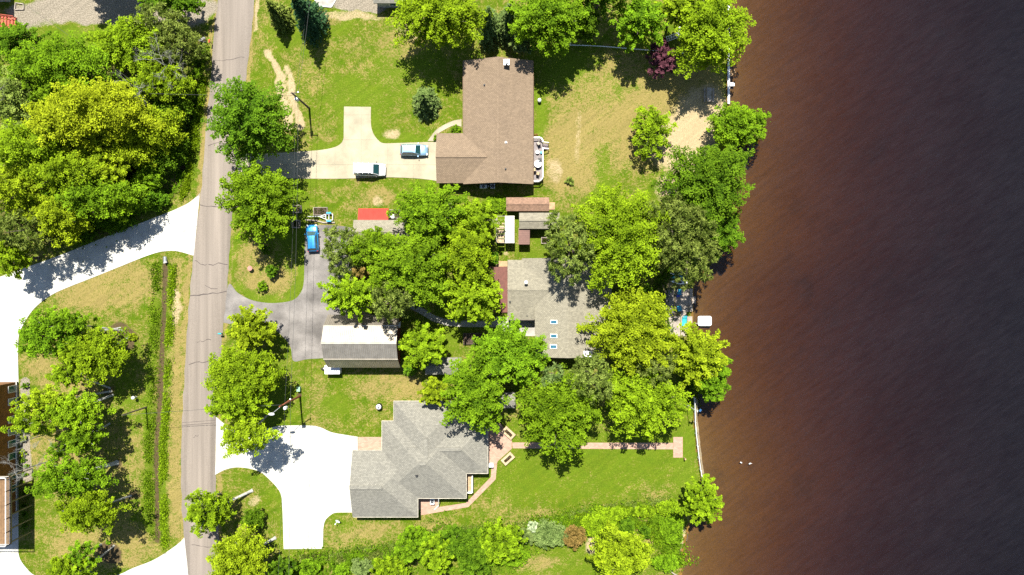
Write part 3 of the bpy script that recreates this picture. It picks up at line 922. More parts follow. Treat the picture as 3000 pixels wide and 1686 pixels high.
def gutter(parent, pts, z, w=0.07, h=0.13, m='siding_cream', name='gutter'):
    for a, b in zip(pts[:-1], pts[1:]):
        MB().bar((a[0], a[1], z), (b[0], b[1], z), w, h).build(name, M[m], parent)

def walls(parent, x0, x1, y0, y1, z1, m, z0=-0.1, name='wall'):
    return MB().box(((x0 + x1) / 2, (y0 + y1) / 2, (z0 + z1) / 2), (x1 - x0, y1 - y0, z1 - z0)).build(name, m, parent)

def gable_wall(parent, axis, at_, a, b, z, zr, m):
    """triangular wall end between a and b (coordinates along the wall), ridge at the middle"""
    mid = (a + b) / 2
    t = 0.12
    if axis == 'x':
        pts = [(at_ - t, a, z), (at_ - t, b, z), (at_ - t, mid, zr), (at_ + t, a, z), (at_ + t, b, z), (at_ + t, mid, zr)]
    else:
        pts = [(a, at_ - t, z), (b, at_ - t, z), (mid, at_ - t, zr), (a, at_ + t, z), (b, at_ + t, z), (mid, at_ + t, zr)]
    MB().add(pts, [(0, 1, 2), (3, 5, 4), (0, 3, 4, 1), (1, 4, 5, 2), (2, 5, 3, 0)]).build('gable_wall', m, parent)

def on_roof(px, py, faces):
    """where the camera ray through (px, py) meets one of the roof faces"""
    o = Vector((0, 0, HC)); d = (P(px, py, 0) - o)
    best = None
    for f in faces:
        p0, p1, p2 = Vector(f[0]), Vector(f[1]), Vector(f[2])
        n = (p1 - p0).cross(p2 - p0)
        if abs(n.dot(d)) < 1e-9: continue
        t = n.dot(p0 - o) / n.dot(d)
        q = o + d * t
        poly = [(Vector(v).x, Vector(v).y) for v in f]
        inside = False
        j = len(poly) - 1
        for i in range(len(poly)):
            if (poly[i][1] > q.y) != (poly[j][1] > q.y) and q.x < (poly[j][0] - poly[i][0]) * (q.y - poly[i][1]) / (poly[j][1] - poly[i][1]) + poly[i][0]: inside = not inside
            j = i
        if inside and (best is None or q.z > best.z): best = q
    return best if best is not None else P(px, py, 4.0)

# ---- brown-roofed house at the top
ze, pt = 2.9, 0.34
x0, x1, y0, y1 = rect(1357, 1562, 178, 540, ze)
h1 = thing('brown_house', 'long house with brown shingled gable roof and rear deck at the upper lawn', 'house', ((x0 + x1) / 2, (y0 + y1) / 2, 0))
f1, ra, rb = hip(x0, x1, y0, y1, ze, pt, 'ns')
shell(f1, 0.2, 'roof', M['shingle_brown'], h1)
MB().bar(ra + Vector((0, 0, .03)), rb + Vector((0, 0, .03)), 0.3, 0.06).build('ridge_cap', M['shingle_brown'], h1)
walls(h1, x0 + .6, x1 - .6, y0 + .5, y1 - .5, ze - 0.12, M['siding_brown'])
for yy in (y0 + .62, y1 - .62): gable_wall(h1, 'y', yy, x0 + .7, x1 - .7, ze - .14, ra.z - .32, M['siding_brown'])
wx0, wx1, wy0, wy1 = rect(1279, 1470, 391, 537, ze - .02)
f1b, wa, wb_ = hip(wx0, wx1, wy0, wy1, ze - .02, pt, 'we')
shell(f1b, 0.2, 'roof', M['shingle_brown'], h1)
MB().bar(wa + Vector((0, 0, .03)), Vector((x0 + 4.0, wa.y, wa.z + .03)), 0.3, 0.06).build('ridge_cap', M['shingle_brown'], h1)
walls(h1, wx0 + .5, x0 + .7, wy0 + .5, wy1 - .5, ze - .15, M['siding_brown'])
gable_wall(h1, 'x', wx0 + .62, wy0 + .6, wy1 - .6, ze - .17, wa.z - .32, M['siding_brown'])
gutter(h1, [(x1 + .06, y0 + .1), (x1 + .06, y1 - .1)], ze - .08, m='siding_brown')
gutter(h1, [(x0 - .06, wy1 + .2), (x0 - .06, y1 - .1)], ze - .08, m='siding_brown')
garage_door(h1, (wx0 + .47, (wy0 + wy1) / 2, 1.15), 4.9, 2.2, 'w')
for yy in (y1 - 3, y1 - 6, y1 - 9): window(h1, (x0 + .58, yy, 1.6), 1.2, 1.1, 'w')
for yy in (y1 - 3, y1 - 7, y1 - 10.5, y0 + 5): window(h1, (x1 - .58, yy, 1.6), 1.6, 1.2, 'e')
door(h1, (x0 + .6, wy1 + 1.0, 1.05), 0.95, 2.05, 'w')
for xx in (x0 + 4, x0 + 8): window(h1, (xx, y0 + .48, 1.6), 1.2, 1.1, 's')
q = on_roof(1484, 188, f1)
ch = MB().box(q + Vector((0, 0, .15)), (0.75, 0.75, 1.5)).build('chimney', M['siding_brown'], h1)
MB().box(q + Vector((0, 0, .93)), (0.9, 0.9, 0.07)).build('chimney_cap', M['steel'], ch)
MB().cyl(q + Vector((0, 0, .95)), 0.2, 0.3, 14).cyl(q + Vector((0, 0, 1.25)), 0.28, 0.08, 14).build('flue', M['steel'], ch)
pipe_vent(h1, on_roof(1419, 250, f1), .09, .35)
pipe_vent(h1, on_roof(1482, 418, f1), .1, .35, 'steel')
pipe_vent(h1, on_roof(1481, 496, f1), .09, .35)

# deck of the brown house
dz = 0.75
dk = thing('raised_deck', 'grey boarded deck with white railing behind the brown house', 'deck', G(1572, 470))
dp = [(1558, 408), (1583, 408), (1590, 414), (1590, 526), (1580, 536), (1558, 536)]
xa, xb = G(1556, 0).x, G(1590, 0).x
bw = 0.145
n = int((xb - xa) / bw)
for i in range(n):
    x = xa + (i + .5) * (xb - xa) / n
    px = x / S + 1500
    cut = max(0, (px - 1582)) * 0.85
    ya, yb = G(0, 408 + cut).y, G(0, 535 - cut).y
    MB().box((x, (ya + yb) / 2, dz), ((xb - xa) / n - .012, ya - yb, .04)).build('plank', M['deck_grey'], dk)
MB().prism([tuple(G(*p)[:2]) for p in dp], dz - .25, dz - .03).build('frame', M['white'], dk)
for p in ((1562, 411), (1588, 416), (1588, 470), (1588, 522), (1562, 532)):
    MB().box(G(*p, (dz - .25) / 2), (.14, .14, dz - .25 + .1)).build('post', M['wood_treated'], dk)
def railing(parent, pts, z, h=1.0, m='white', bal=0.22, top=0.16):
    for a, b in zip(pts[:-1], pts[1:]):
        a, b = Vector((a[0], a[1], z)), Vector((b[0], b[1], z))
        rl_ = MB().bar(a + Vector((0, 0, h)), b + Vector((0, 0, h)), top, .06).build('top_rail', M[m], parent)
        MB().bar(a + Vector((0, 0, .12)), b + Vector((0, 0, .12)), .05, .05).build('bottom_rail', M[m], parent)
        L = (b - a).length
        k = max(1, int(L / bal))
        bl = MB()
        for i in range(1, k):
            p = a + (b - a) * i / k
            bl.box(p + Vector((0, 0, h / 2)), (.04, .04, h - .1))
        if k > 1:
            bl.build('balusters', M[m], rl_)['kind'] = 'stuff'
        for p in (a, b):
            MB().box(p + Vector((0, 0, h / 2 + .03)), (.11, .11, h + .06)).build('rail_post', M[m], parent)
railing(dk, [tuple(G(*p)[:2]) for p in ((1559, 409), (1582, 409), (1589, 415), (1589, 422))], dz)
railing(dk, [tuple(G(*p)[:2]) for p in ((1589, 440), (1589, 526), (1580, 535), (1559, 535))], dz)
for i in range(3):
    MB().box(G(1593.5 + i * 5, 431, dz - .2 - i * .2), (.3, 1.0, .05)).build('step', M['deck_grey'], dk)
for yy in (422, 440):
    MB().bar(G(1590, yy, dz + .95), G(1607, yy, .95 + .1), .1, .06).build('stair_rail', M['white'], dk)
    MB().box(G(1606, yy, .5), (.1, .1, 1.05)).build('rail_post', M['white'], dk)

# deck furniture
t = thing('patio_table', 'round white patio table on the grey deck', 'table', G(1575, 485, dz))
MB().cyl(G(1575, 485, dz + .7), .62, .04, 24).build('table_top', M['white_steel'], t)
MB().cyl(G(1575, 485, dz), .05, .72, 10).cyl(G(1575, 485, dz + .02), .28, .04, 14).build('pedestal', M['black'], t)
def patio_chair(px, py, rz, seat, label):
    c = thing('patio_chair', label, 'chair', G(px, py, dz + .02), rz, 'chairs on the grey deck', local=True)
    MB().box((0, 0, .42), (.5, .5, .08)).build('seat', M[seat], c)
    MB().box((-.25, 0, .72), (.06, .5, .55), tilt=('Y', -.15)).build('backrest', M[seat], c)
    for a in (-1, 1):
        MB().box((0, a * .27, .6), (.5, .05, .04)).build('armrest', M['black'], c)
        for b in (-1, 1):
            MB().box((b * .22, a * .24, .2), (.04, .04, .4)).build('leg', M['black'], c)
patio_chair(1577, 425, R(120), 'wood_weathered', 'patio chair at the stair end of the grey deck')
patio_chair(1581, 472, R(95), 'black', 'dark patio chair pushed up to the round deck table')
patio_chair(1564, 501, R(100), 'block_stone', 'beige cushioned patio chair against the house wall on the deck')
patio_chair(1575, 512, R(75), 'block_stone', 'beige cushioned patio chair at the far corner of the deck')
t = thing('side_table', 'small round white side table on the grey deck', 'table', G(1574, 450, dz))
MB().cyl(G(1574, 450, dz + .42), .3, .03, 18).build('table_top', M['white'], t)
MB().cyl(G(1574, 450, dz + .02), .04, .4, 8).build('pedestal', M['white'], t)
b = MB().cyl(G(1585, 451, dz + .02), .16, .35, 12, r2=.2).build('bucket', M['blue_plastic']); tag(b, 'blue bucket by the railing of the grey deck', 'bucket')

# heat pump boxes south of the brown house
def ac_unit(px, py, label, w=.85, d=.7, h=.85, m='white_steel'):
    c = thing('air_conditioner', label, 'air conditioner', G(px, py), 0)
    MB().box(G(px, py, h / 2), (w, d, h)).build('cabinet', M[m], c)
    MB().cyl(G(px, py, h), min(w, d) * .4, .03, 18).build('fan_grille', M['black'], c)
    MB().cyl(G(px, py, h + .03), min(w, d) * .12, .03, 10).build('fan_hub', M['steel'], c)
ac_unit(1417, 549, 'white wide air conditioner in the shade below the brown house', 1.2, .6)
ac_unit(1444, 548, 'square air conditioner right of the white one below the brown house', .75, .75)
mt = MB().box(G(1432, 548, .45), (.2, .25, .9)).cyl(G(1432, 548, .9), .1, .1, 10).build('utility_meter', M['steel']); tag(mt, 'slim grey utility meter between two air conditioners', 'meter')

# ---- middle house with taupe roof
ze, pt = 2.8, 0.27
KX = lambda px: (px - 1500) * S * (1 - 3.2 / HC)
KY = lambda py: -(py - 843) * S * (1 - 3.2 / HC)
h2 = thing('taupe_house', 'house with pale taupe shingle roof and three skylights near the dock', 'house', (KX(1640), KY(900), 0))
wx0, wxe, wy1, wy0 = KX(1487), KX(1680), KY(762), KY(937)
f2, wa, wb_ = hip(wx0, wxe, wy0, wy1, ze, pt, 'we')
shell(f2, .2, 'roof', M['shingle_taupe'], h2)
mx0, mx1, my0, my1, mc = KX(1529), KX(1793), KY(1047), KY(757), KX(1567)
xm = (mx0 + mx1) / 2; zr = ze + (mx1 - mx0) / 2 * pt
zc_ = ze + (mc - mx0) * pt
ycut = KY(903)
f2m = [[(mx0, my1, ze), (mx0, KY(800), ze), (mc, ycut, zc_), (mc, my0, zc_), (xm, my0, zr), (xm, my1, zr)], [(mx1, my0, ze), (mx1, my1, ze), (xm, my1, zr), (xm, my0, zr)]]
f2m = [[(p[0], p[1], p[2] + .03) for p in f] for f in f2m]
shell(f2m, .2, 'roof', M['shingle_taupe'], h2)
MB().bar(Vector(f2m[0][4]) + Vector((0, 0, .03)), Vector(f2m[0][5]) + Vector((0, 0, .03)), .3, .05).build('ridge_cap', M['shingle_taupe'], h2)
MB().bar(wa + Vector((0, 0, .03)), Vector((KX(1607), wa.y, wa.z + .03)), .3, .05).build('ridge_cap', M['shingle_taupe'], h2)
walls(h2, wx0 + .5, mc + .5, wy0 + .5, wy1 - .5, ze - .12, M['siding_brown'])
walls(h2, mc + .4, mx1 - .5, my0 + .5, my1 - .5, ze - .12, M['siding_brown'])
gable_wall(h2, 'x', wx0 + .62, wy0 + .6, wy1 - .6, ze - .14, wa.z - .3, M['siding_brown'])
gable_wall(h2, 'y', my0 + .62, mx0 + 2.9, mx1 - .7, ze - .14, zr - .6, M['siding_brown'])
gutter(h2, [(wx0, wy0 - .06), (mc - .1, wy0 - .06)], ze - .06, m='taupe_trim')
for yy in (my0 + 3, my0 + 7, my0 + 11): window(h2, (mx1 - .48, yy, 1.5), 2.0, 1.5, 'e')
for xx in (mc + 3, mc + 8): window(h2, (xx, my0 + .48, 1.5), 1.4, 1.2, 's')
window(h2, (wx0 + .48, (wy0 + wy1) / 2, 1.5), 1.6, 1.2, 'w'); door(h2, (wx0 + .5, wy1 - 2.2, 1.05), .95, 2.05, 'w', 'siding_red')
nslope = Vector((-pt, 0, 1)).normalized()
for (px, py) in ((1623, 944), (1623, 985), (1622, 1016)):
    q = on_roof(px, py, f2m)
    a = -math.atan(pt)
    sk = MB().box(q + nslope * .08, (1.15, .66, .2), tilt=('Y', a)).build('skylight', M['white_steel'], h2)
    MB().box(q + nslope * .185, (.95, .48, .03), tilt=('Y', a)).build('pane', M['glass_blue'], sk)
q = on_roof(1541, 828, f2)
ch = MB().cyl(q - Vector((0, 0, .3)), .2, 1.3, 14).build('vent_stack', M['white_steel'], h2)
MB().cyl(q + Vector((0, 0, 1.02)), .3, .12, 14, r2=.18).build('cap', M['white'], ch)
pipe_vent(h2, on_roof(1494, 885, f2), .08, .4); pipe_vent(h2, on_roof(1544, 926, f2), .05, .15); pipe_vent(h2, on_roof(1747, 969, f2m), .09, .35)
q = on_roof(1721, 1036, f2m)
ch = MB().box(q + Vector((0, 0, .2)), (1.25, .8, 1.2)).build('chimney', M['siding_grey'], h2)
MB().box(q + Vector((0, 0, .83)), (1.4, .95, .07)).build('chimney_cap', M['white'], ch)
MB().cyl(q + Vector((0, 0, .87)), .26, .25, 16).build('flue', M['white'], ch)
for s_ in (-1, 1): MB().box(q + Vector((s_ * .42, 0, .9)), (.22, .3, .08)).build('vent_grille', M['black'], ch)

# red-brown deck west of the middle house
dk = thing('entry_deck', 'dark red-brown boarded deck along the west wall of the middle house', 'deck', G(1460, 850))
x_a, x_b = G(1432, 0).x, wx0 + .45
ya, yb = G(0, 783).y, G(0, 916).y
n = 50
for i in range(n):
    y = yb + (i + .5) * (ya - yb) / n
    MB().box(((x_a + x_b) / 2, y, .38), (x_b - x_a, (ya - yb) / n - .012, .04)).build('plank', M['deck_red'], dk)
MB().box(((x_a + x_b) / 2, (ya + yb) / 2, .25), (x_b - x_a - .1, ya - yb - .1, .2)).build('frame', M['deck_red'], dk)
for a in (0, 1):
    for b in (0, .5, 1):
        MB().box((x_a + .2 + a * (x_b - x_a - .5), yb + .2 + b * (ya - yb - .4), .1), (.15, .15, .25)).build('post', M['wood_treated'], dk)
dk2 = thing('porch_step', 'small tan wooden landing north of the red-brown deck', 'step', G(1468, 774))
for i in range(8):
    MB().box((G(1455 + i * 4.2, 0).x, G(0, 774).y, .3), (.225, .95, .05)).build('plank', M['deck_tan'], dk2)
MB().box(G(1470, 774, .14), (1.9, .8, .27)).build('frame', M['wood_treated'], dk2)

# ---- grey hip-roofed house
ze, pt = 2.7, 0.42
h3 = thing('grey_hip_house', 'sprawling house with grey hip-and-valley shingle roof by the white forecourt', 'house', P(1230, 1370, 0))
parts = [(1153, 1353, 1176, 1458, 'n' if False else ''), (1119, 1429, 1234, 1387, ''), (1119, 1366, 1234, 1460, ''), (1033, 1224, 1320, 1515, 'w')]
allf = []
for i, (a, b, c, d, g) in enumerate(parts):
    fs, ra, rb = hip(*rect(a, b, c, d, ze), ze + i * .006, pt, g, ew=(i != 0))
    shell(fs, .2, 'roof', M['shingle_grey'], h3)
    allf += fs
    up = Vector((0, 0, .04))
    if (rb - ra).length > .3:
        MB().bar(ra + up, rb + up, .62, .05).build('ridge_vent', M['shingle_grey'], h3)
    X0, X1, Y0, Y1 = rect(a, b, c, d, ze)
    walls(h3, X0 + .5, X1 - .5, Y0 + .5 + i * .01, Y1 - .5 - i * .01, ze - .1 - .01 * i, M['siding_cream'])
X0, X1, Y0, Y1 = rect(1033, 1224, 1320, 1515, ze)
gable_wall(h3, 'x', X0 + .62, Y0 + .6, Y1 - .6, ze - .12, ze + (Y1 - Y0) / 2 * pt - .5, M['siding_cream'])
garage_door(h3, (X0 + .47, (Y0 + Y1) / 2 + 1.9, 1.1), 2.9, 2.15, 'w'); garage_door(h3, (X0 + .47, (Y0 + Y1) / 2 - 1.9, 1.1), 2.9, 2.15, 'w')
ol = [(1033, 1320), (1118.6, 1320), (1118.6, 1233.6), (1153, 1233.6), (1153, 1175.5), (1353, 1175.5)]
gutter(h3, [tuple(P(*p, ze)[:2]) for p in ol], ze - .07)
ol = [(1429.5, 1246), (1429.5, 1388), (1366.5, 1388), (1366.5, 1461), (1224.5, 1461), (1224.5, 1516), (1035, 1516)]
gutter(h3, [tuple(P(*p, ze)[:2]) for p in ol], ze - .07)
for (px, py, ax) in ((1300, 1456, 's'), (1340, 1456, 's'), (1120, 1511, 's'), (1180, 1511, 's')):
    v = P(px, py, ze); window(h3, (v.x, v.y + (.24), 1.5), 1.4, 1.2, ax)
for py in (1270, 1310, 1350):
    v = P(1429, py, ze); window(h3, (v.x - .48, v.y, 1.4), 1.6, 1.6, 'e')
v = P(1366, 1415, ze); door(h3, (v.x - .48, v.y, 1.35), .95, 2.05, 'e')
pipe_vent(h3, on_roof(1221, 1394, allf), .13, .4, 'black'); 
for yy in (1346, 1452):
    v = P(1026, yy, 2.2)
    MB().box((X0 + .38, v.y, 2.25), (.18, .25, .4)).build('wall_lamp', M['black'], h3)
MB().bar(P(1285, 1462, 2.4), P(1285, 1482, .5), .12, .1).build('downspout', M['white'], h3)
MB().bar(P(1285, 1482, .5), P(1272, 1494, .08), .12, .1).build('downspout', M['white'], h3)
ac_unit(1268, 1466, 'pale blue-grey air conditioner on the small brick patio', .7, .95, .9, 'white_steel')
pc = thing('small_porch', 'small tan porch with white rails in the corner of the grey house', 'porch', G(1376, 1415))
xa_, xb_ = P(1366, 0, ze).x - .45, G(1386, 0).x
for i in range(9):
    x = xa_ + (i + .5) * (xb_ - xa_) / 9
    MB().box((x, G(0, 1413).y, .55), ((xb_ - xa_) / 9 - .012, 2.9, .05)).build('plank', M['deck_tan'], pc)
MB().box(((xa_ + xb_) / 2, G(0, 1413).y, .27), (xb_ - xa_ - .05, 2.85, .5)).build('frame', M['white'], pc)
railing(pc, [(xb_ - .05, G(0, 1389).y), (xb_ - .05, G(0, 1437).y), (xa_ + .6, G(0, 1437).y)], .57, .95)

# stone planters on the brick patio
def planter(px, py, ang, label):
    t = thing('stone_planter', label, 'planter', G(px, py), ang, 'stone planters beside the brick patio', local=True)
    L, W, h = 2.15, 1.2, .5
    for s_ in (-1, 1):
        MB().box((0, s_ * (W / 2 - .17), h / 2), (L, .34, h)).build('side_wall', M['block_stone'], t)
        MB().box((s_ * (L / 2 - .17), 0, h / 2), (.34, W - .69, h)).build('end_wall', M['block_stone'], t)
    MB().box((0, 0, .2), (L - .7, W - .7, .36)).build('soil', M['soil'], t)
    r = random.Random(int(px)); m_ = MB()
    for i in range(40):
        p = Vector((r.uniform(-.65, .65), r.uniform(-.18, .18), .38))
        q_ = p + Vector((r.uniform(-.2, .2), r.uniform(-.2, .2), r.uniform(.15, .4)))
        s_ = Vector((r.uniform(-1, 1), r.uniform(-1, 1), 0)) * .07
        m_.add([p - s_, p + s_, q_ + s_ * .5, q_ - s_ * .5], [(0, 1, 2, 3)])
    m_.build('plants', LEAF_('russet'), t)['kind'] = 'stuff'
def LEAF_(k): return LEAF[k]
planter(1490, 1268, R(-42), 'upper stone planter box at the mouth of the brick path')
planter(1488, 1343, R(42), 'lower stone planter box south of the brick path mouth')
gp = MB().box(G(1439, 1361, .45), (.8, .6, .9)).box(G(1439, 1361, .95), (.7, .5, .15)).build('grill', M['white_steel']); tag(gp, 'pale grill standing at the east corner of the grey house', 'grill')

# ---- gambrel barn
bx0, bx1 = G(974, 0).x, G(1181, 0).x
prof_px = [(0, 924, 3.2), (0, 951, 5.7), (0, 1001, 7.2), (0, 1050, 5.7), (0, 1077, 3.2)]
yc = G(0, 996).y
prof = [(4.3, 3.15), (2.7, 5.75), (0, 7.15), (-2.7, 5.75), (-4.3, 3.15)]
barn = thing('gambrel_barn', 'red barn with brown metal gambrel roof beside the gravel driveway', 'barn', ((bx0 + bx1) / 2, yc, 0))
walls(barn, bx0 + .35, bx1 - .45, yc - 4.0, yc + 4.0, 3.2, M['siding_red'])
for xx in (bx0 + .5, bx1 - .6):
    pts = [(yc + a * .95, z - .15) for a, z in prof]
    MB().add([(xx - .15, y, z) for y, z in pts] + [(xx + .15, y, z) for y, z in pts],
             [(0, 1, 2, 3, 4), (9, 8, 7, 6, 5)] + [(i, i + 5, (i + 1) % 5 + 5, (i + 1) % 5) for i in range(5)]).build('gable_wall', M['siding_red'], barn)
npan = 13
pw = (bx1 - bx0) / npan
for k in range(4):
    (a0, z0), (a1, z1) = prof[k], prof[k + 1]
    p0, p1 = Vector((0, a0, z0)), Vector((0, a1, z1))
    d = (p1 - p0); n_ = Vector((0, -d.z, d.y)); n_ = n_.normalized() * (1 if n_.z > 0 else -1)
    m_ = MB()
    w = pw - .01
    xs_ = [-w / 2]
    for j in range(3):
        c_ = -w / 2 + (j + .5) * w / 3
        xs_ += [c_ - .05, c_ - .02, c_ + .02, c_ + .05]
    xs_.append(w / 2)
    hs = [0] + [0, .045, .045, 0] * 3 + [0]
    pts = []
    for x, hh in zip(xs_, hs):
        pts += [p0 - d.normalized() * (.1 if k in (0,) else 0) + n_ * hh + Vector((x, 0, 0)), p1 + d.normalized() * (.1 if k == 3 else 0) + n_ * hh + Vector((x, 0, 0))]
    m_.add(pts, [(2 * i, 2 * i + 2, 2 * i + 3, 2 * i + 1) for i in range(len(xs_) - 1)])
    me = m_.mesh('roof_panel', M['metal_brown'])
    for i in range(npan):
        piece('roof_panel', me, barn, (bx0 + (i + .5) * pw, yc, 0))
for a, z in prof[1:4]:
    MB().box(((bx0 + bx1) / 2, yc + a, z + .05), (bx1 - bx0 + .05, .34 if a == 0 else .12, .05)).build('ridge_cap', M['metal_brown'], barn)
door(barn, (bx1 - .44, yc + 2.6, 1.2), 1.0, 2.1, 'e'); window(barn, (bx1 - .44, yc - .5, 1.8), 1.2, 1.0, 'e'); window(barn, (bx1 - .42, yc, 4.6), 1.0, 1.0, 'e')
garage_door(barn, (bx0 + .33, yc, 1.35), 3.4, 2.6, 'w', 'siding_red')
lampb = MB().box((bx1 - .25, yc + 2.6, 2.6), (.35, .7, .12)).build('awning', M['white_steel'], barn)

# ---- sheds
def shed(name, label, rx, z, pt, m, wallm, gable='we', inset=.3, cat='shed'):
    X0, X1, Y0, Y1 = rect(*rx, z)
    t = thing(name, label, cat, ((X0 + X1) / 2, (Y0 + Y1) / 2, 0))
    fs, a, b = hip(X0, X1, Y0, Y1, z, pt, gable)
    shell(fs, .14, 'roof', m, t)
    MB().bar(a + Vector((0, 0, .03)), b + Vector((0, 0, .03)), .25, .05).build('ridge_cap', m, t)
    walls(t, X0 + inset, X1 - inset, Y0 + inset, Y1 - inset, z - .08, M[wallm])
    if gable == 'we':
        for xx in (X0 + inset + .13, X1 - inset - .13): gable_wall(t, 'x', xx, Y0 + inset, Y1 - inset, z - .1, a.z - .22, M[wallm])
    return t, (X0, X1, Y0, Y1), fs
t, (X0, X1, Y0, Y1), fs = shed('long_shed', 'long brown-roofed shed nearest the brown house', (1483, 1609, 579, 619), 2.3, .45, M['shingle_tan'], 'siding_brown')
door(t, (X0 + .28, (Y0 + Y1) / 2, 1.0), .9, 1.9, 'w', 'deck_tan'); window(t, (X0 + 3, Y0 + .28, 1.4), .9, .7, 's')
for nm, lab, cx, cy0, cy1, wd in (('shed_ramp', 'tan plank ramp at the west door of the long shed', 1474, 592, 614, 17), ('shed_ramp', 'pale plank ramp at the east door of the long shed', 1617, 594, 615, 17)):
    rp_ = thing(nm, lab, 'ramp', G(cx, (cy0 + cy1) / 2))
    for i in range(8):
        y = cy0 + (i + .5) * (cy1 - cy0) / 8
        MB().box(G(cx, y, .18), (wd * S, (cy1 - cy0) * S / 8 - .012, .05)).build('plank', M['deck_tan'], rp_)
    MB().box(G(cx, (cy0 + cy1) / 2, .07), (wd * S - .1, (cy1 - cy0) * S - .1, .16)).build('frame', M['wood_treated'], rp_)
t, (X0, X1, Y0, Y1), fs = shed('grey_roofed_shed', 'shed with mossy grey shingle roof and satellite dish', (1521, 1639, 624, 671), 2.7, .42, M['shingle_taupe'], 'siding_grey')
door(t, (X1 - .28, (Y0 + Y1) / 2 - .4, 1.0), .9, 1.95, 'e'); window(t, (X0 + 3.5, Y0 + .28, 1.5), 1.0, .8, 's')
dish = thing('satellite_dish', 'satellite dish on a pole at the east end of the grey-roofed shed', 'satellite dish', G(1612, 630))
q = P(1622, 630, 3.6)
dish.location = (q.x, q.y, 0); ORG[dish.name] = Vector((q.x, q.y, 0))
MB().tube([(q.x, q.y, 0), (q.x, q.y, 3.6)], .04, 8).build('pole', M['steel'], dish)
def dish_mesh(c, r, nrm, name, m, parent):
    nrm = Vector(nrm).normalized(); a = nrm.cross(Vector((0, 0, 1))).normalized(); b = nrm.cross(a)
    m_ = MB(); c = Vector(c); pts = [c]; fs = []
    for k in range(1, 4):
        rr_ = r * k / 3
        for j in range(18):
            t_ = 2 * math.pi * j / 18
            pts.append(c + (a * math.cos(t_) + b * math.sin(t_)) * rr_ + nrm * (rr_ * rr_ / r * .25))
    fs += [(0, 1 + j, 1 + (j + 1) % 18) for j in range(18)]
    for k in range(2):
        fs += [(1 + k * 18 + j, 1 + (k + 1) * 18 + j, 1 + (k + 1) * 18 + (j + 1) % 18, 1 + k * 18 + (j + 1) % 18) for j in range(18)]
    m_.add(pts, fs)
    return m_.build(name, m, parent, True)
dish_mesh(q, .42, (-.5, -.75, .55), 'reflector', M['steel'], dish)
MB().tube([q, q + Vector((-.3, -.5, .55))], .025, 6).box(q + Vector((-.3, -.5, .55)), (.12, .12, .12)).build('feed_arm', M['steel'], dish)
# lean-to with ribbed brown roof
X0, X1, Y0, Y1 = rect(1519, 1552, 668, 717, 2.2)
lt = thing('lean_to', 'small lean-to with ribbed brown metal roof south of the grey-roofed shed', 'lean-to', ((X0 + X1) / 2, (Y0 + Y1) / 2, 0))
for i in range(8):
    y = Y0 + (i + .5) * (Y1 - Y0) / 8
    MB().box(((X0 + X1) / 2, y, 2.28), (X1 - X0, (Y1 - Y0) / 8 - .03, .05)).box(((X0 + X1) / 2, y, 2.315), (X1 - X0, .05, .04)).build('roof_panel', M['metal_brownred'], lt)
MB().box(((X0 + X1) / 2, (Y0 + Y1) / 2, 2.2), (X1 - X0 - .06, Y1 - Y0 - .06, .06)).build('roof_deck', M['metal_brownred'], lt)
walls(lt, X0 + .2, X1 - .2, Y0 + .2, Y1 - .1, 2.16, M['siding_brown'])
# pergola with corrugated sheet
pg = thing('pergola', 'open timber pergola half covered with white corrugated sheet beside the sheds', 'pergola', G(1488, 670))
X0, X1, Y0, Y1 = rect(1454, 1507, 633, 713, 2.4)
for xx in (X0 + .05, (X0 + X1) / 2, X1 - .05):
    MB().box((xx, (Y0 + Y1) / 2, 2.3), (.09, Y1 - Y0, .16)).build('beam', M['wood_weathered'], pg)
    for yy in (Y0 + .1, Y1 - .1): MB().box((xx, yy, 1.1), (.1, .1, 2.25)).build('post', M['wood_weathered'], pg)
for i in range(8):
    y = Y0 + .06 + i * (Y1 - Y0 - .12) / 7
    MB().box(((X0 + X1) / 2 - .15, y, 2.43), (X1 - X0, .06, .1)).build('rafter', M['wood_weathered'], pg)
for i in range(4):
    xx = X0 - .9 + i * .35
    MB().box((xx, Y1 - .9, 2.3), (.05, 1.9, .08)).build('slat', M['wood_weathered'], pg)
for i in range(14):
    y = Y0 + (i + .5) * (Y1 - Y0) / 14
    MB().box((X0 + (X1 - X0) * .74, y, 2.52), ((X1 - X0) * .52, (Y1 - Y0) / 14 - .02, .03)).box((X0 + (X1 - X0) * .74, y, 2.55), ((X1 - X0) * .52, .08, .03)).build('roof_sheet', M['poly_white'], pg)
for i in range(5):
    y = Y0 + .35 + i * .75
    MB().box((X0 + (X1 - X0) * .24, y, 2.36), ((X1 - X0) * .36, .55, .025)).build('dirty_panel', M['poly_dirty'], pg)
# red shed, grey-roofed carport shed behind the trees
X0, X1, Y0, Y1 = rect(1049, 1138, 611, 648, 2.3)
rs = thing('red_shed', 'narrow shed with bright red metal roof above the gravel driveway', 'shed', ((X0 + X1) / 2, (Y0 + Y1) / 2, 0))
walls(rs, X0 + .15, X1 - .05, Y0 - .2, Y1 - .15, 2.1, M['siding_red'])
for i in range(6):
    x = X0 + (i + .5) * (X1 - X0) / 6
    w = (X1 - X0) / 6 - .008
    MB().add([(x - w / 2, Y1, 2.15), (x + w / 2, Y1, 2.15), (x + w / 2, Y0 - .3, 2.6), (x - w / 2, Y0 - .3, 2.6), (x - w / 2, Y1, 2.1), (x + w / 2, Y1, 2.1), (x + w / 2, Y0 - .3, 2.55), (x - w / 2, Y0 - .3, 2.55)],
             [(0, 1, 2, 3), (7, 6, 5, 4), (0, 4, 5, 1), (1, 5, 6, 2), (2, 6, 7, 3), (3, 7, 4, 0)]).build('roof_panel', M['metal_red'], rs)
window(rs, (X1 - .05, (Y0 + Y1) / 2, 1.3), .8, .7, 'e')
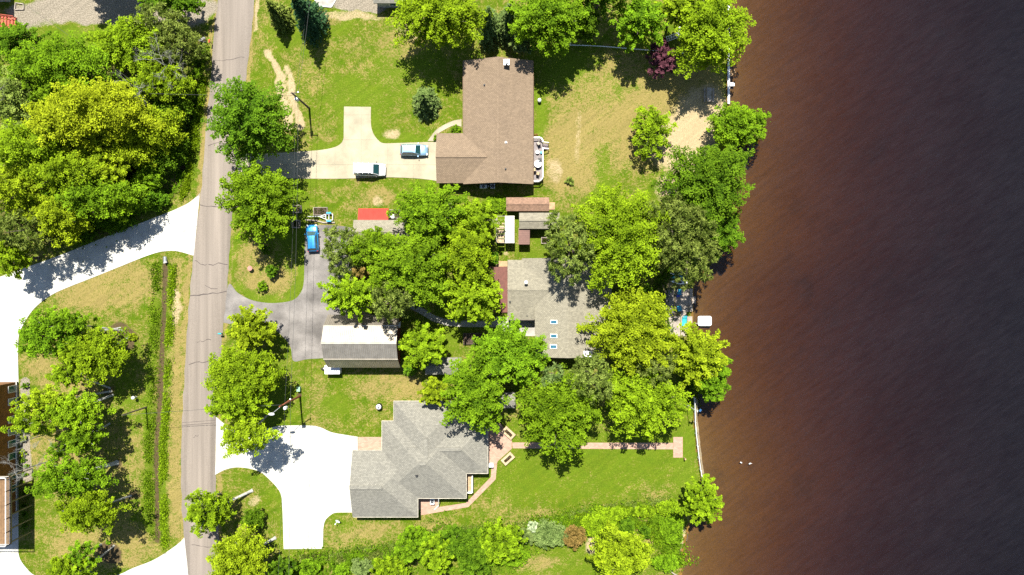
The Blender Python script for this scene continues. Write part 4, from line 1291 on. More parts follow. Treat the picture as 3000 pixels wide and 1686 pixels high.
shed('garden_shed', 'grey-shingled shed half hidden by the trees behind the red shed', (1036, 1200, 645, 715), 2.6, .4, M['shingle_taupe'], 'siding_grey')
shed('small_shed', 'small grey-shingled shed between the trees south of the barn', (1246, 1352, 1048, 1098), 2.5, .4, M['shingle_grey'], 'siding_grey')
shed('play_house', 'small dark blue-grey roofed shed under the trees north of the patio', (1455, 1510, 1150, 1196), 2.4, .35, M['shingle_grey'], 'siding_grey')

# ---- cedar house on the left edge
cx1 = -83.35
y_n, y_s = G(0, 1119).y, G(0, 1500).y
ch_ = thing('cedar_house', 'tall cedar-sided house on the left edge with a row of windows', 'house', (cx1 - 5, (y_n + y_s) / 2, 0))
walls(ch_, cx1 - 11, cx1, y_s, y_n, 6.3, M['cedar'], .55)
walls(ch_, cx1 - 10.98, cx1 + .04, y_s - .02, y_n + .02, .5, M['rock'], -.2, 'foundation')
MB().box((cx1 + .06, (y_n + y_s) / 2, .53), (.1, y_n - y_s, .08)).build('base_trim', M['white'], ch_)
for py in (1134, 1170, 1222, 1258, 1292, 1329, 1387, 1424):
    v = P(47, py, .6)
    f = window(ch_, (cx1, v.y - .25, 1.5), 1.15, 1.85, 'e', glass='pane')
fs, a, b = hip(cx1 - 11.6, cx1 + .55, y_s - .6, y_n + .6, 6.3, .4, 'ns')
shell(fs, .2, 'roof', M['shingle_tan'], ch_)
dk = thing('upper_deck', 'high brown deck with white railing on tall posts at the left edge', 'deck', (-83, G(0, 1465).y, 0))
dzz = 5.35
yn_, ys_ = G(0, 1371).y, G(0, 1562).y
for i in range(22):
    x = -84.1 - 3.0 + (i + .5) * .3
    if x > -80.85: break
    MB().box((x, (yn_ + ys_) / 2, dzz), (.285, yn_ - ys_, .04)).build('plank', M['deck_brown'], dk)
MB().box((-83.9, (yn_ + ys_) / 2, dzz - .16), (6.2, yn_ - ys_ - .06, .24)).build('frame', M['wood_treated'], dk)
railing(dk, [(-87, yn_ - .05), (-80.9, yn_ - .05), (-80.9, yn_ - 2.2), (-80.9, yn_ - 4.4), (-80.9, yn_ - 6.6), (-80.9, yn_ - 8.8), (-80.9, ys_ + .05), (-87, ys_ + .05)], dzz, 1.05, bal=.16, top=.13)
for py in (1373, 1408, 1444, 1480, 1519, 1557):
    MB().box((-80.95, G(0, py).y, (dzz - .28) / 2 - .05), (.17, .17, dzz - .18)).build('post', M['wood_treated'], dk)
MB().box((-86, ys_ + 1.6, dzz + .45), (.6, 1.4, .3)).build('bench', M['wood_treated'], dk)
sheet('terrace', 'shaded concrete terrace under the high brown deck', [(-100, 1501), (54, 1501), (54, 1617.5), (-100, 1617.5)], M['concrete'], 0.03, 'patio')
# ---- building and red stairs at the top left corner
tb = thing('corner_building', 'building at the extreme top left corner casting a dark shadow', 'building', G(-40, -40))
a, b = G(-140, 6), G(31, -150)
walls(tb, a.x, b.x, a.y, b.y, 4.6, M['siding_grey'])
fs, _, _ = hip(a.x - .4, b.x + .4, a.y - .4, b.y + .4, 4.6, .35, 'we')
shell(fs, .2, 'roof', M['shingle_grey'], tb)
window(tb, (b.x, a.y + 3, 1.8), 1.2, 1.2, 'e')
st = thing('red_stairs', 'red painted wooden stairs at the top left edge', 'stairs', G(25, 72))
for i in range(8):
    MB().box(G(46 - i * 7, 70, .2 + i * .19), (.38, 1.7, .05)).build('tread', M['wood_red'], st)
for yy in (54, 86):
    MB().bar(G(50, yy, .08), G(-8, yy, 1.65), .06, .26).build('stringer', M['wood_red'], st)
    MB().bar(G(50, yy, 1.0), G(-8, yy, 2.55), .09, .07).build('hand_rail', M['wood_red'], st)
    for k in (0, 1, 2, 3): MB().box(G(48 - k * 18, yy, .55 + k * .48), (.08, .08, 1.0)).build('rail_post', M['wood_red'], st)
# ---- dark roofed building at the top edge
tb = thing('top_edge_garage', 'dark-roofed building cut off by the top edge above the lawn', 'building', G(1130, -40))
X0, X1, Y0, Y1 = rect(1094, 1260, -120, 10, 2.6)
fs, _, _ = hip(X0, X1, Y0, Y1, 2.6, .35, 'we')
shell(fs, .2, 'roof', M['shingle_grey'], tb)
walls(tb, X0 + .4, X1 - .4, Y0 + .3, Y1 - .3, 2.5, M['siding_grey'])
window(tb, (X0 + 3, Y0 + .3, 1.4), 1.2, 1.0, 's')
# ---------------------------------------------------------------- trees and shrubs
def unit(v):
    return v / (np.linalg.norm(v, axis=-1, keepdims=True) + 1e-9)

def leaf_mesh(name, pos, nrm, size, aspect, tint, matl, rs, axis=None):
    n = len(pos)
    ref = rs.normal(size=(n, 3)) if axis is None else axis
    t = unit(np.cross(np.cross(nrm, ref), nrm)) if axis is not None else unit(np.cross(nrm, ref))
    b = unit(np.cross(nrm, t))
    sz = size[:, None]
    fold = nrm * sz * 0.18
    v = np.empty((n, 4, 3))
    v[:, 0] = pos - t * sz * .5
    v[:, 1] = pos + b * sz * aspect * .5 + fold + t * sz * .08
    v[:, 2] = pos + t * sz * .5
    v[:, 3] = pos - b * sz * aspect * .5 + fold + t * sz * .08
    q = np.arange(n * 4).reshape(n, 4)
    me = fast_mesh(name, v.reshape(-1, 3), q)
    a = me.attributes.new('tint', 'FLOAT', 'POINT')
    a.data.foreach_set('value', np.repeat(np.clip(tint, 0, 1), 4).astype(np.float32))
    me.materials.append(matl)
    return me

def crown_points(rs, kind, rx, ry, rz, dens):
    """leaf positions about the crown's centre, their normals, sizes, tints"""
    area_ = math.pi * rx * ry
    rm = (rx + ry) / 2
    if kind in ('maple', 'birch', 'round', 'shrub', 'ash'):
        ls = {'maple': .28, 'birch': .265, 'round': .26, 'shrub': .24, 'ash': .26}[kind]
        cover = {'maple': 5.1, 'birch': 3.1, 'round': 5.6, 'shrub': 5.4, 'ash': 4.8}[kind] * dens
        nleaf = int(cover * area_ / (ls * ls * .42))
        nleaf = max(150, min(nleaf, 22000))
        per = {'maple': 95, 'birch': 75, 'round': 60, 'shrub': 36, 'ash': 64}[kind]
        ns = max(8, nleaf // per)
        # boughs: directions over the dome, jittered radius gives an uneven outline
        i = np.arange(ns) + .5
        zz = 1 - i / ns * 1.42
        ph = i * 2.399963 + rs.uniform(0, 6.28)
        zz = np.clip(zz + rs.normal(0, .07, ns), -.55, 1)
        ph = ph + rs.normal(0, .12, ns)
        rr_ = np.sqrt(np.maximum(0, 1 - zz * zz))
        dirs = np.stack([rr_ * np.cos(ph), rr_ * np.sin(ph), zz], -1)
        lob = 1 + .09 * np.sin(ph * 3 + rs.uniform(0, 6)) * rr_ + .09 * np.sin(ph * 5 + rs.uniform(0, 6)) * rr_ + .07 * np.sin(ph * 8 + rs.uniform(0, 6)) * rr_
        k = lob * rs.uniform(.60, 1.07, ns)
        amp = .0 if kind != 'birch' else .12
        k *= 1 - amp * rs.rand(ns)
        E = np.array([rx, ry, rz])
        tips = dirs * k[:, None] * E
        out = np.stack([np.cos(ph), np.sin(ph), np.full(ns, .0)], -1)
        ax = unit(out * (0.55 + .45 * rr_[:, None]) + np.array([0, 0, 1]) * (zz[:, None] * .55) + rs.normal(0, .22, (ns, 3)))
        L = rm * {'maple': .60, 'birch': .42, 'round': .34, 'shrub': .4, 'ash': .40}[kind] * rs.uniform(.7, 1.25, ns)
        W = rm * {'maple': .068, 'birch': .085, 'round': .10, 'shrub': .16, 'ash': .085}[kind] * rs.uniform(.75, 1.3, ns)
        cnt = rs.multinomial(nleaf, np.ones(ns) / ns)
        who = np.repeat(np.arange(ns), cnt)
        m = len(who)
        u = rs.rand(m) ** .75
        side = unit(np.cross(ax, np.array([0, 0, 1.0]))); up = np.cross(side, ax)
        env = np.sin(np.clip(u * .92 + .10, 0, 1) * np.pi) ** .6
        a1 = rs.normal(0, .55, m) * W[who] * (1.15 - .5 * u) * 1.5
        a2 = rs.normal(0, .42, m) * W[who] * .9
        pos = tips[who] + ax[who] * ((u - .78) * L[who])[:, None] + side[who] * a1[:, None] + up[who] * (a2 - .25 * W[who] * (np.abs(a1) / (W[who] + 1e-6)))[:, None]
        pos[:, 2] -= (u ** 2) * L[who] * .18
        nrm = unit(up[who] * 1.0 + np.array([0, 0, .9]) + ax[who] * .25 + rs.normal(0, .42, (m, 3)))
        size = ls * rs.uniform(.65, 1.35, m)
        bt = rs.uniform(.15, .85, ns)
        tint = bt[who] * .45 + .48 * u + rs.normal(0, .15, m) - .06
        # lower and inner leaves fill the crown; dark tint puts its shade into colour
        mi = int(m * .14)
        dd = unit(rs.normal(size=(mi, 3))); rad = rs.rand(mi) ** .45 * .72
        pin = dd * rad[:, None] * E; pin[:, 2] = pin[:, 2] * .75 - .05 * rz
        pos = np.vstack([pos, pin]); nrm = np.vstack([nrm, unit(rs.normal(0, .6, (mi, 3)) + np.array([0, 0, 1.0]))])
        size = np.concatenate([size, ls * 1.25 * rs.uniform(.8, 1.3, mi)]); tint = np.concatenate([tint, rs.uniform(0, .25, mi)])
        return pos, nrm, size, tint, .72, None
    if kind == 'pine':
        nt_ = max(60, int(area_ * 4.8 * dens))
        i = np.arange(nt_) + .5
        zz = np.clip(1 - i / nt_ * 1.35 + rs.normal(0, .08, nt_), -.45, 1); ph = i * 2.399963 + rs.normal(0, .2, nt_)
        rr_ = np.sqrt(np.maximum(0, 1 - zz * zz))
        dirs = np.stack([rr_ * np.cos(ph), rr_ * np.sin(ph), zz], -1)
        lob = 1 + .14 * np.sin(ph * 3 + rs.uniform(0, 6)) + .1 * np.sin(ph * 7 + rs.uniform(0, 6))
        c = dirs * (lob * rs.uniform(.6, 1.04, nt_))[:, None] * np.array([rx, ry, rz])
        per = 34
        who = np.repeat(np.arange(nt_), per); m = len(who)
        d = unit(rs.normal(size=(m, 3)) + unit(c)[who] * .7 + np.array([0, 0, .35]))
        ln_ = rs.uniform(.32, .62, m)
        pos = c[who] + d * (ln_ * rs.uniform(.35, .9, m))[:, None]
        nrm = unit(np.cross(d, rs.normal(size=(m, 3))) + np.array([0, 0, .8]))
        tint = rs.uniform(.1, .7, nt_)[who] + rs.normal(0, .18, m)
        return pos, nrm, ln_, tint, .26, d
    if kind == 'spruce':
        h = rz * 2
        nb = int(130 * dens * max(1, rm / 2))
        f = np.sqrt((np.arange(nb) + .5) / nb)        # 0 top .. 1 bottom
        ph = np.arange(nb) * 2.399963 + rs.normal(0, .25, nb)
        rad = rm * (f * .96 + .04) * rs.uniform(.82, 1.08, nb)
        zt = rz - f * h * .93
        per = max(26, min(60, int(area_ * 95 / nb)))
        who = np.repeat(np.arange(nb), per); m = len(who)
        u = rs.rand(m) ** .6
        out = np.stack([np.cos(ph), np.sin(ph), np.zeros(nb)], -1)
        side = np.stack([-np.sin(ph), np.cos(ph), np.zeros(nb)], -1)
        w = (1.12 - u) * rad[who] * .34
        s_ = rs.uniform(-1, 1, m)
        pos = out[who] * (u * rad[who])[:, None] + side[who] * (s_ * w)[:, None]
        pos[:, 0] *= rx / rm; pos[:, 1] *= ry / rm
        pos[:, 2] = zt[who] - u * rad[who] * .32 + rs.normal(0, .06, m)
        d = unit(out[who] * .8 + side[who] * s_[:, None] * .8 + rs.normal(0, .2, (m, 3)))
        nrm = unit(np.array([0, 0, 1.0]) + out[who] * .35 + rs.normal(0, .3, (m, 3)))
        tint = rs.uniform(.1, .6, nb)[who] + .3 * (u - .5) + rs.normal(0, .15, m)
        return pos, nrm, rs.uniform(.3, .5, m), tint, .42, d

TREE_N = [0]
def tree(name, kind, colr, cx, cy, rx, ry, h, label, base=None, bark='bark', dens=1.0, cat='tree', group=None, flat=None, ground_z=0.0):
    TREE_N[0] += 1
    rs = np.random.RandomState(1000 + TREE_N[0] * 17)
    shrubby = kind == 'shrub'
    rz = {'maple': .40, 'birch': .30, 'round': .42, 'shrub': .5, 'pine': .38, 'spruce': .49, 'ash': .40}[kind] * h
    if flat: rz = flat * h
    zc = h - rz if kind != 'spruce' else h * .51
    kz = zc + (rz * .25 if kind not in ('spruce', 'shrub') else 0)
    c = P(cx, cy, kz); c.z = zc
    k = S * (1 - kz / HC)
    Rx, Ry = rx * k, ry * k
    b = Vector((c.x, c.y, 0)) if base is None else G(*base)
    gpx, gpy = b.x / S + 1500, 843 - b.y / S
    gzz = gz(gpx, gpy)
    b.z = min(0.0, gzz) - .1
    if not shrubby: Rx *= 1.06; Ry *= 1.06
    t = thing(name, label, cat, (b.x, b.y, b.z), 0, group)
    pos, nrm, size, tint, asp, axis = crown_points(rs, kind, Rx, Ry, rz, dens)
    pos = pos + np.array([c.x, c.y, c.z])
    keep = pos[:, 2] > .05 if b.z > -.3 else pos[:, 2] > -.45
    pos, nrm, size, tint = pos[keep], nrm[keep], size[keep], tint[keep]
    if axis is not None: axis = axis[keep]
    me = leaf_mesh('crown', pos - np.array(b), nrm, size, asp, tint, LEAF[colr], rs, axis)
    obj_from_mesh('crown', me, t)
    r = random.Random(TREE_N[0])
    m_ = MB()
    if shrubby:
        for i in range(4):
            a = r.uniform(0, 6.28)
            m_.tube([b, b + Vector((math.cos(a) * Rx * .3, math.sin(a) * Ry * .3, h * .5))], [.05, .02], 5)
        m_.build('stem', M[bark], t)
        return t
    r0 = max(.10, .026 * h) if kind != 'birch' else .15
    top = Vector((c.x, c.y, c.z + rz * (.45 if kind != 'spruce' else .9)))
    mid = b.lerp(Vector((c.x, c.y, c.z - rz * .4)), .75) + Vector((r.uniform(-.2, .2), r.uniform(-.2, .2), 0))
    m_.tube([b, b.lerp(mid, .08) , mid, top], [r0 * 1.5, r0 * 1.05, r0 * .75, r0 * .15], 9)
    if kind != 'spruce':
        for i in range(9 if kind != 'birch' else 6):
            a = i * 2.4 + r.uniform(-.4, .4)
            e = r.uniform(-.25, .55)
            tip = c + Vector((math.cos(a) * Rx * .72, math.sin(a) * Ry * .72, rz * e))
            s_ = mid.lerp(top, r.uniform(0, .55))
            kn = s_.lerp(tip, .5) + Vector((0, 0, .08 * rz))
            m_.tube([s_, kn, tip], [r0 * .4, r0 * .24, r0 * .07], 6)
    m_.build('trunk', M[bark], t)
    return t

# name, kind, colour, crown centre and radii in photo pixels, height in metres, label, extras
TREES = [
 # along the road and the upper lawn
 ('maple_tree', 'maple', 'dark', 723, 350, 108, 114, 16, 'full dark green maple overhanging the road above the cream driveway'),
 ('maple_tree', 'maple', 'mid', 752, 588, 98, 108, 13.5, 'bright green maple by the road just below the cream driveway'),
 ('spruce_tree', 'spruce', 'olive', 806, 32, 36, 48, 9, 'grey-green spruce at the top edge left of the dark spruce'),
 ('spruce_tree', 'spruce', 'blue', 886, 28, 50, 66, 14.5, 'dark blue-green spruce casting a pointed shadow on the upper lawn'),
 ('spruce_tree', 'spruce', 'grey', 1243, 292, 46, 56, 6.5, 'small grey-green spruce alone in front of the brown house'),
 ('maple_tree', 'maple', 'bright', 1280, 38, 132, 82, 14, 'broad bright green tree at the top edge left of the brown house'),
 ('spruce_tree', 'spruce', 'grey', 1432, 58, 40, 66, 11, 'left one of two grey spruces above the brown house roof'),
 ('spruce_tree', 'spruce', 'grey', 1492, 50, 42, 62, 11, 'right one of two grey spruces above the brown house roof'),
 ('maple_tree', 'maple', 'mid', 1605, 52, 112, 78, 14, 'broad green tree at the top edge right of the grey spruces'),
 ('ash_tree', 'round', 'grey', 1535, 122, 38, 32, 6, 'small bluish bush-like tree at the corner of the brown house'),
 ('birch_tree', 'ash', 'dark', 1700, 62, 58, 56, 9, 'dark shaded tree near the left end of the white rail'),
 ('maple_tree', 'maple', 'dark', 1770, -62, 96, 78, 15, 'dark tree peeping in at the top edge over the deep shade'),
 ('maple_tree', 'maple', 'mid', 1878, 56, 70, 74, 12, 'green tree at the top edge between dark shade and the lakeside maple'),
 ('maple_tree', 'maple', 'yellow', 1985, 20, 60, 45, 12, 'yellow-green tree top between two trees at the top edge'),
 ('maple_tree', 'maple', 'bright', 2085, 78, 100, 122, 14.5, 'large yellow-green maple at the lake shore in the top corner'),
 ('plum_tree', 'ash', 'plum', 1943, 168, 42, 50, 5.5, 'purple-leaved plum tree beside the white rail'),
 ('larch_tree', 'ash', 'bright', 1912, 378, 62, 74, 6.5, 'feathery light green tree alone on the dry lakeside lawn', dict(dens=.55)),
 ('willow_tree', 'round', 'mid', 2165, 368, 84, 60, 8, 'rounded green tree leaning out over the lake below the seawall', dict(base=(2118, 395))),
 ('maple_tree', 'maple', 'dark', 2078, 535, 122, 108, 14, 'dense dark green maple on the shore above the pines'),
 ('ash_tree', 'ash', 'dark', 2118, 678, 56, 66, 9, 'green tree at the water edge beneath the dark maple', dict(base=(2095, 670))),
 # around the middle house
 ('maple_tree', 'maple', 'bright', 1820, 690, 118, 145, 16, 'tall light green maple north of the taupe-roofed house'),
 ('pine_tree', 'pine', 'olive', 1675, 722, 76, 92, 15, 'olive pine touching the north side of the taupe roof'),
 ('pine_tree', 'pine', 'olive', 1985, 668, 90, 88, 15, 'olive pine behind the tall light maple toward the lake'),
 ('pine_tree', 'pine', 'olive', 2022, 752, 80, 74, 14, 'olive pine overhanging the kayaks by the dock'),
 ('maple_tree', 'maple', 'yellow', 1857, 968, 112, 112, 14, 'yellow-green maple against the east side of the taupe roof'),
 ('maple_tree', 'maple', 'yellow', 2046, 1046, 82, 82, 12, 'yellow-green maple at the water edge below the dock'),
 ('willow_tree', 'round', 'mid', 2088, 1110, 52, 66, 9, 'round green tree on the shore below the dock maple'),
 ('maple_tree', 'maple', 'mid', 1490, 1040, 100, 90, 12, 'large green maple at the south-west corner of the taupe roof'),
 ('maple_tree', 'maple', 'mid', 1392, 1150, 92, 108, 14, 'green maple overhanging the north corner of the grey hip roof'),
 ('birch_tree', 'birch', 'yellow', 1268, 1152, 46, 46, 8, 'small yellow-green tree at the top of the grey hip roof'),
 ('pine_tree', 'pine', 'olive', 1732, 1112, 62, 66, 13, 'olive pine in the trees south of the taupe-roofed house'),
 ('pine_tree', 'pine', 'grey', 1622, 1112, 38, 40, 9, 'small grey-blue pine among the trees south of the taupe roof'),
 ('maple_tree', 'maple', 'mid', 1640, 1215, 112, 112, 13, 'large green maple shading the middle of the brick path'),
 ('maple_tree', 'maple', 'bright', 1890, 1180, 112, 98, 13, 'bright green maple at the lake end of the brick path'),
 ('pine_tree', 'pine', 'olive', 1925, 1082, 52, 46, 12, 'olive pine between the two yellow-green shore maples'),
 # cluster west of the middle house
 ('maple_tree', 'maple', 'mid', 1254, 622, 100, 86, 13, 'green star-shaped maple right of the red shed'),
 ('maple_tree', 'maple', 'bright', 1396, 650, 58, 70, 11, 'light green tree between the star-shaped maple and the pergola'),
 ('pine_tree', 'pine', 'olive', 1012, 742, 62, 74, 10, 'olive-brown pine overhanging the gravel driveway by the blue car'),
 ('ash_tree', 'ash', 'mid', 1098, 732, 88, 62, 11, 'green tree in front of the half hidden grey-shingled shed'),
 ('maple_tree', 'maple', 'mid', 1205, 790, 118, 98, 15, 'big green maple at the heart of the tree cluster above the barn'),
 ('birch_tree', 'ash', 'bright', 1368, 745, 72, 86, 13, 'light green tree left of the pergola above the entry deck'),
 ('maple_tree', 'maple', 'bright', 1384, 868, 86, 80, 12, 'bright star-shaped maple overhanging the red-brown entry deck'),
 ('maple_tree', 'maple', 'bright', 1025, 868, 84, 58, 13, 'bright green tree above the left end of the barn roof'),
 ('pine_tree', 'pine', 'olive', 1148, 878, 66, 54, 15, 'olive pine overhanging the barn roof from above'),
 ('birch_tree', 'birch', 'russet', 1048, 806, 32, 30, 9, 'thin brownish tree top in the cluster above the barn'),
 ('maple_tree', 'maple', 'bright', 1240, 1018, 66, 62, 9.5, 'light green maple at the right end of the barn'),
 ('shrub', 'shrub', 'dark', 1202, 1084, 20, 20, 1.6, 'dark shrub at the lower right corner of the barn', dict(cat='shrub')),
 # right of the road, lower half
 ('maple_tree', 'maple', 'yellow', 731, 966, 68, 62, 9, 'yellow-green maple between the road and the gravel loop'),
 ('birch_tree', 'ash', 'bright', 700, 1105, 108, 76, 12, 'wide light green tree by the road left of the power pole'),
 ('birch_tree', 'ash', 'bright', 690, 1178, 78, 62, 13.5, 'light green tree just below the wide roadside tree', dict(base=(772, 1170))),
 ('birch_tree', 'birch', 'yellow', 712, 1282, 84, 58, 14, 'airy yellow-green tree overhanging the white forecourt mouth', dict(base=(785, 1215), bark='bark_pale')),
 ('birch_tree', 'ash', 'bright', 598, 1502, 62, 60, 9, 'light green tree leaning over the road at the lawn island', dict(base=(739, 1438), bark='bark_pale')),
 ('shrub_tree', 'shrub', 'dark', 743, 1523, 34, 34, 3.2, 'dark green bush on the lawn island by the forecourt', dict(cat='shrub')),
 ('birch_tree', 'ash', 'yellow', 695, 1638, 84, 74, 9, 'yellow tree at the bottom edge right of the road', dict(base=(806, 1577), bark='bark_pale')),
 ('oak_tree', 'ash', 'dark', 830, 1668, 40, 30, 5, 'dark tree in the shade at the bottom edge below the forecourt'),
 # left, above the white driveway
 ('maple_tree', 'maple', 'dark', 45, 122, 73, 58, 13, 'dark green tree below the red stairs on the left edge'),
 ('birch_tree', 'ash', 'mid', 165, 190, 136, 82, 14, 'green tree on the lawn edge below the gravel yard'),
 ('maple_tree', 'maple', 'bright', 372, 130, 107, 76, 9, 'bright green tree right of the bright lawn at the top left'),
 ('maple_tree', 'maple', 'mid', 262, -126, 90, 66, 13, 'tree just beyond the top edge casting its shadow on the gravel yard'),
 ('pine_tree', 'pine', 'olive', 462, 62, 78, 44, 8, 'olive pine at the end of the gravel yard'),
 ('pine_tree', 'pine', 'olive', 505, 128, 76, 58, 7.5, 'olive pine next to the ditch at the top left'),
 ('maple_tree', 'maple', 'dark', 500, 8, 98, 33, 7, 'dark tree at the top edge left of the road'),
 ('birch_tree', 'birch', 'bright', 458, 238, 94, 58, 8, 'thin green tree mixed with bare grey branches by the utility pole'),
 ('birch_tree', 'birch', 'olive', 38, 292, 64, 94, 13, 'pale grey-green tree on the left edge with thin foliage'),
 ('birch_tree', 'ash', 'mid', 150, 278, 69, 51, 12, 'green tree between the pale tree and the big yellow tree'),
 ('maple_tree', 'ash', 'gold', 262, 320, 147, 87, 16, 'big yellow-green tree at the centre of the woods'),
 ('birch_tree', 'ash', 'yellow', 385, 380, 132, 69, 9, 'yellow-green tree on the right flank of the woods'),
 ('birch_tree', 'ash', 'gold', 180, 378, 103, 69, 15, 'yellow-green tree on the left flank of the big yellow tree'),
 ('birch_tree', 'ash', 'bright', 92, 430, 120, 73, 15, 'bright green tree on the left edge of the woods'),
 ('birch_tree', 'ash', 'yellow', 310, 446, 107, 53, 10, 'yellow-green tree below the big yellow tree'),
 ('birch_tree', 'ash', 'bright', 185, 502, 118, 64, 14, 'bright green tree in the lower woods left of centre'),
 ('birch_tree', 'birch', 'yellow', 296, 508, 69, 44, 11, 'small yellow tree in the lower woods'),
 ('birch_tree', 'ash', 'yellow', 42, 556, 80, 73, 14, 'yellow-green tree on the left edge of the lower woods'),
 ('birch_tree', 'ash', 'mid', 262, 578, 125, 62, 12, 'green tree in the lower woods above the white driveway'),
 ('birch_tree', 'ash', 'yellow', 170, 632, 80, 73, 12, 'yellow-green tree at the driveway edge of the woods'),
 ('pine_tree', 'pine', 'olive', 58, 672, 82, 54, 12, 'olive pine on the left edge above the white driveway'),
 ('birch_tree', 'ash', 'bright', 26, 752, 51, 56, 10, 'light green tree on the left edge touching the white driveway'),
 ('thicket_bush', 'shrub', 'dark', 492, 322, 62, 66, 4.5, 'dark green thicket bush beside the upper ditch'),
 ('thicket_bush', 'shrub', 'dark', 488, 440, 56, 62, 4.5, 'dark green thicket bush right of the woods near the ditch'),
 ('thicket_bush', 'shrub', 'mid', 436, 520, 42, 36, 4.5, 'lighter green bush at the lower right of the woods'),
 ('thicket_bush', 'shrub', 'dark', 372, 582, 78, 46, 4, 'dark bushes along the woods above the driveway bend'),
 ('thicket_bush', 'shrub', 'mid', 535, 268, 34, 34, 3.5, 'green bush over the ditch beside the utility pole'),
 ('thicket_bush', 'shrub', 'dark', 442, 585, 52, 30, 2.5, 'low dark bush at the foot of the woods near the road'),
 ('thicket_bush', 'shrub', 'dark', 330, 650, 60, 30, 2.2, 'low dark undergrowth bush beside the white driveway middle'),
 ('thicket_bush', 'shrub', 'dark', 225, 690, 58, 28, 2.2, 'low dark undergrowth bush beside the white driveway left part'),
 # left, below the white driveway
 ('birch_tree', 'birch', 'mid', 128, 985, 88, 72, 12, 'green birch beside the white driveway with a pale leaning trunk', dict(base=(352, 962), bark='bark_pale', dens=1.2)),
 ('birch_tree', 'birch', 'mid', 200, 950, 62, 44, 12, 'green birch crown above the mulch bed at the driveway bend', dict(base=(362, 970), bark='bark_pale', dens=1.2)),
 ('birch_tree', 'birch', 'bright', 262, 1038, 98, 78, 11, 'light green birch left of the mulch bed', dict(base=(376, 990), bark='bark_pale', dens=1.4)),
 ('birch_tree', 'birch', 'bright', 190, 1100, 60, 40, 11, 'light green birch crown just above the birch clump', dict(base=(322, 1138), bark='bark_pale')),
 ('birch_tree', 'birch', 'yellow', 122, 1180, 80, 44, 12, 'yellowish birch crown in front of the cedar wall', dict(base=(326, 1147), bark='bark_pale')),
 ('birch_tree', 'birch', 'bright', 205, 1205, 92, 56, 12, 'light green birch in the middle of the birch clump', dict(base=(330, 1158), bark='bark_pale', dens=1.2)),
 ('birch_tree', 'birch', 'bright', 95, 1240, 78, 48, 13, 'light green birch crown reaching the cedar house windows', dict(base=(318, 1162), bark='bark_pale')),
 ('birch_tree', 'birch', 'mid', 232, 1285, 66, 52, 11, 'green birch below the birch clump', dict(base=(320, 1242), bark='bark_pale')),
 ('birch_tree', 'birch', 'mid', 178, 1320, 44, 30, 10, 'small green birch crown under the birch clump', dict(base=(238, 1313), bark='bark_pale')),
 ('birch_tree', 'ash', 'mid', 190, 1405, 98, 58, 13, 'green birch reaching toward the high brown deck', dict(base=(342, 1356), bark='bark_pale')),
 ('birch_tree', 'birch', 'bright', 246, 1508, 96, 60, 13, 'light green birch on the dry lawn right of the high deck', dict(base=(383, 1453), bark='bark_pale', dens=1.2)),
 ('birch_tree', 'birch', 'mid', 232, 1632, 46, 42, 9, 'green birch at the bottom left with a trunk in the mulch circle', dict(base=(296, 1596), bark='bark_pale')),
 ('birch_tree', 'birch', 'bright', 186, 1662, 62, 38, 10, 'light green birch at the bottom edge beside the white driveway', dict(base=(294, 1635), bark='bark_pale')),
 ('birch_tree', 'birch', 'bright', 228, 1680, 48, 30, 11, 'light green birch crown cut by the bottom edge', dict(base=(333, 1600), bark='bark_pale')),
 # hedge and shrubs along the bottom
 ('shrub', 'round', 'mid', 1214, 1600, 52, 52, 5, 'round green bush at the left end of the hedge', dict(cat='shrub')),
 ('maple_tree', 'ash', 'bright', 1275, 1628, 46, 56, 6, 'bright green small tree in the hedge'),
 ('shrub', 'round', 'dark', 1326, 1588, 50, 42, 5, 'dark green bush in the hedge behind the bright small tree', dict(cat='shrub')),
 ('shrub', 'round', 'dark', 1388, 1620, 56, 66, 5.5, 'large dark green bush in the middle of the hedge', dict(cat='shrub')),
 ('maple_tree', 'ash', 'bright', 1468, 1592, 60, 56, 6, 'yellow-green small tree right of the large dark bush'),
 ('shrub', 'shrub', 'grey', 1612, 1568, 50, 38, 3, 'grey-green shrub below the lower lawn', dict(cat='shrub')),
 ('shrub', 'shrub', 'white', 1560, 1542, 17, 18, 2, 'pale flowering shrub in the hedge', dict(cat='shrub')),
 ('shrub', 'shrub', 'grey', 1540, 1572, 32, 24, 2.4, 'low grey-green shrub beneath the pale flowering shrub', dict(cat='shrub')),
 ('shrub', 'shrub', 'russet', 1683, 1573, 34, 34, 3, 'rusty brown round shrub in the hedge', dict(cat='shrub')),
 ('shrub', 'shrub', 'bright', 1756, 1538, 50, 42, 2.4, 'large bright green shrub right of the rusty shrub', dict(cat='shrub')),
 ('shrub', 'shrub', 'bright', 1795, 1508, 42, 24, 2.2, 'bright green low shrub at the lower lawn edge', dict(cat='shrub')),
 ('shrub', 'shrub', 'dark', 1838, 1545, 25, 27, 2.2, 'dark green small shrub left of the round one', dict(cat='shrub')),
 ('shrub', 'shrub', 'dark', 1890, 1558, 19, 20, 1.8, 'small round dark shrub alone in dry grass', dict(cat='shrub')),
 ('shrub', 'shrub', 'bright', 1880, 1500, 46, 15, 1.6, 'flat bright shrub strip at the edge of the lower lawn', dict(cat='shrub')),
 ('shrub', 'shrub', 'mid', 1968, 1545, 34, 56, 1.9, 'tall green shrub mass above the sandy beach', dict(cat='shrub')),
 ('shrub', 'shrub', 'bright', 1960, 1490, 44, 22, 1.8, 'bright shrub left of the leaning shore tree', dict(cat='shrub')),
 ('shrub', 'shrub', 'mid', 1950, 1650, 46, 24, 1.8, 'green shrub at the bottom edge beside the beach', dict(cat='shrub')),
 ('maple_tree', 'ash', 'yellow', 1818, 1628, 84, 66, 8, 'yellow-green tree at the bottom edge right of the hedge'),
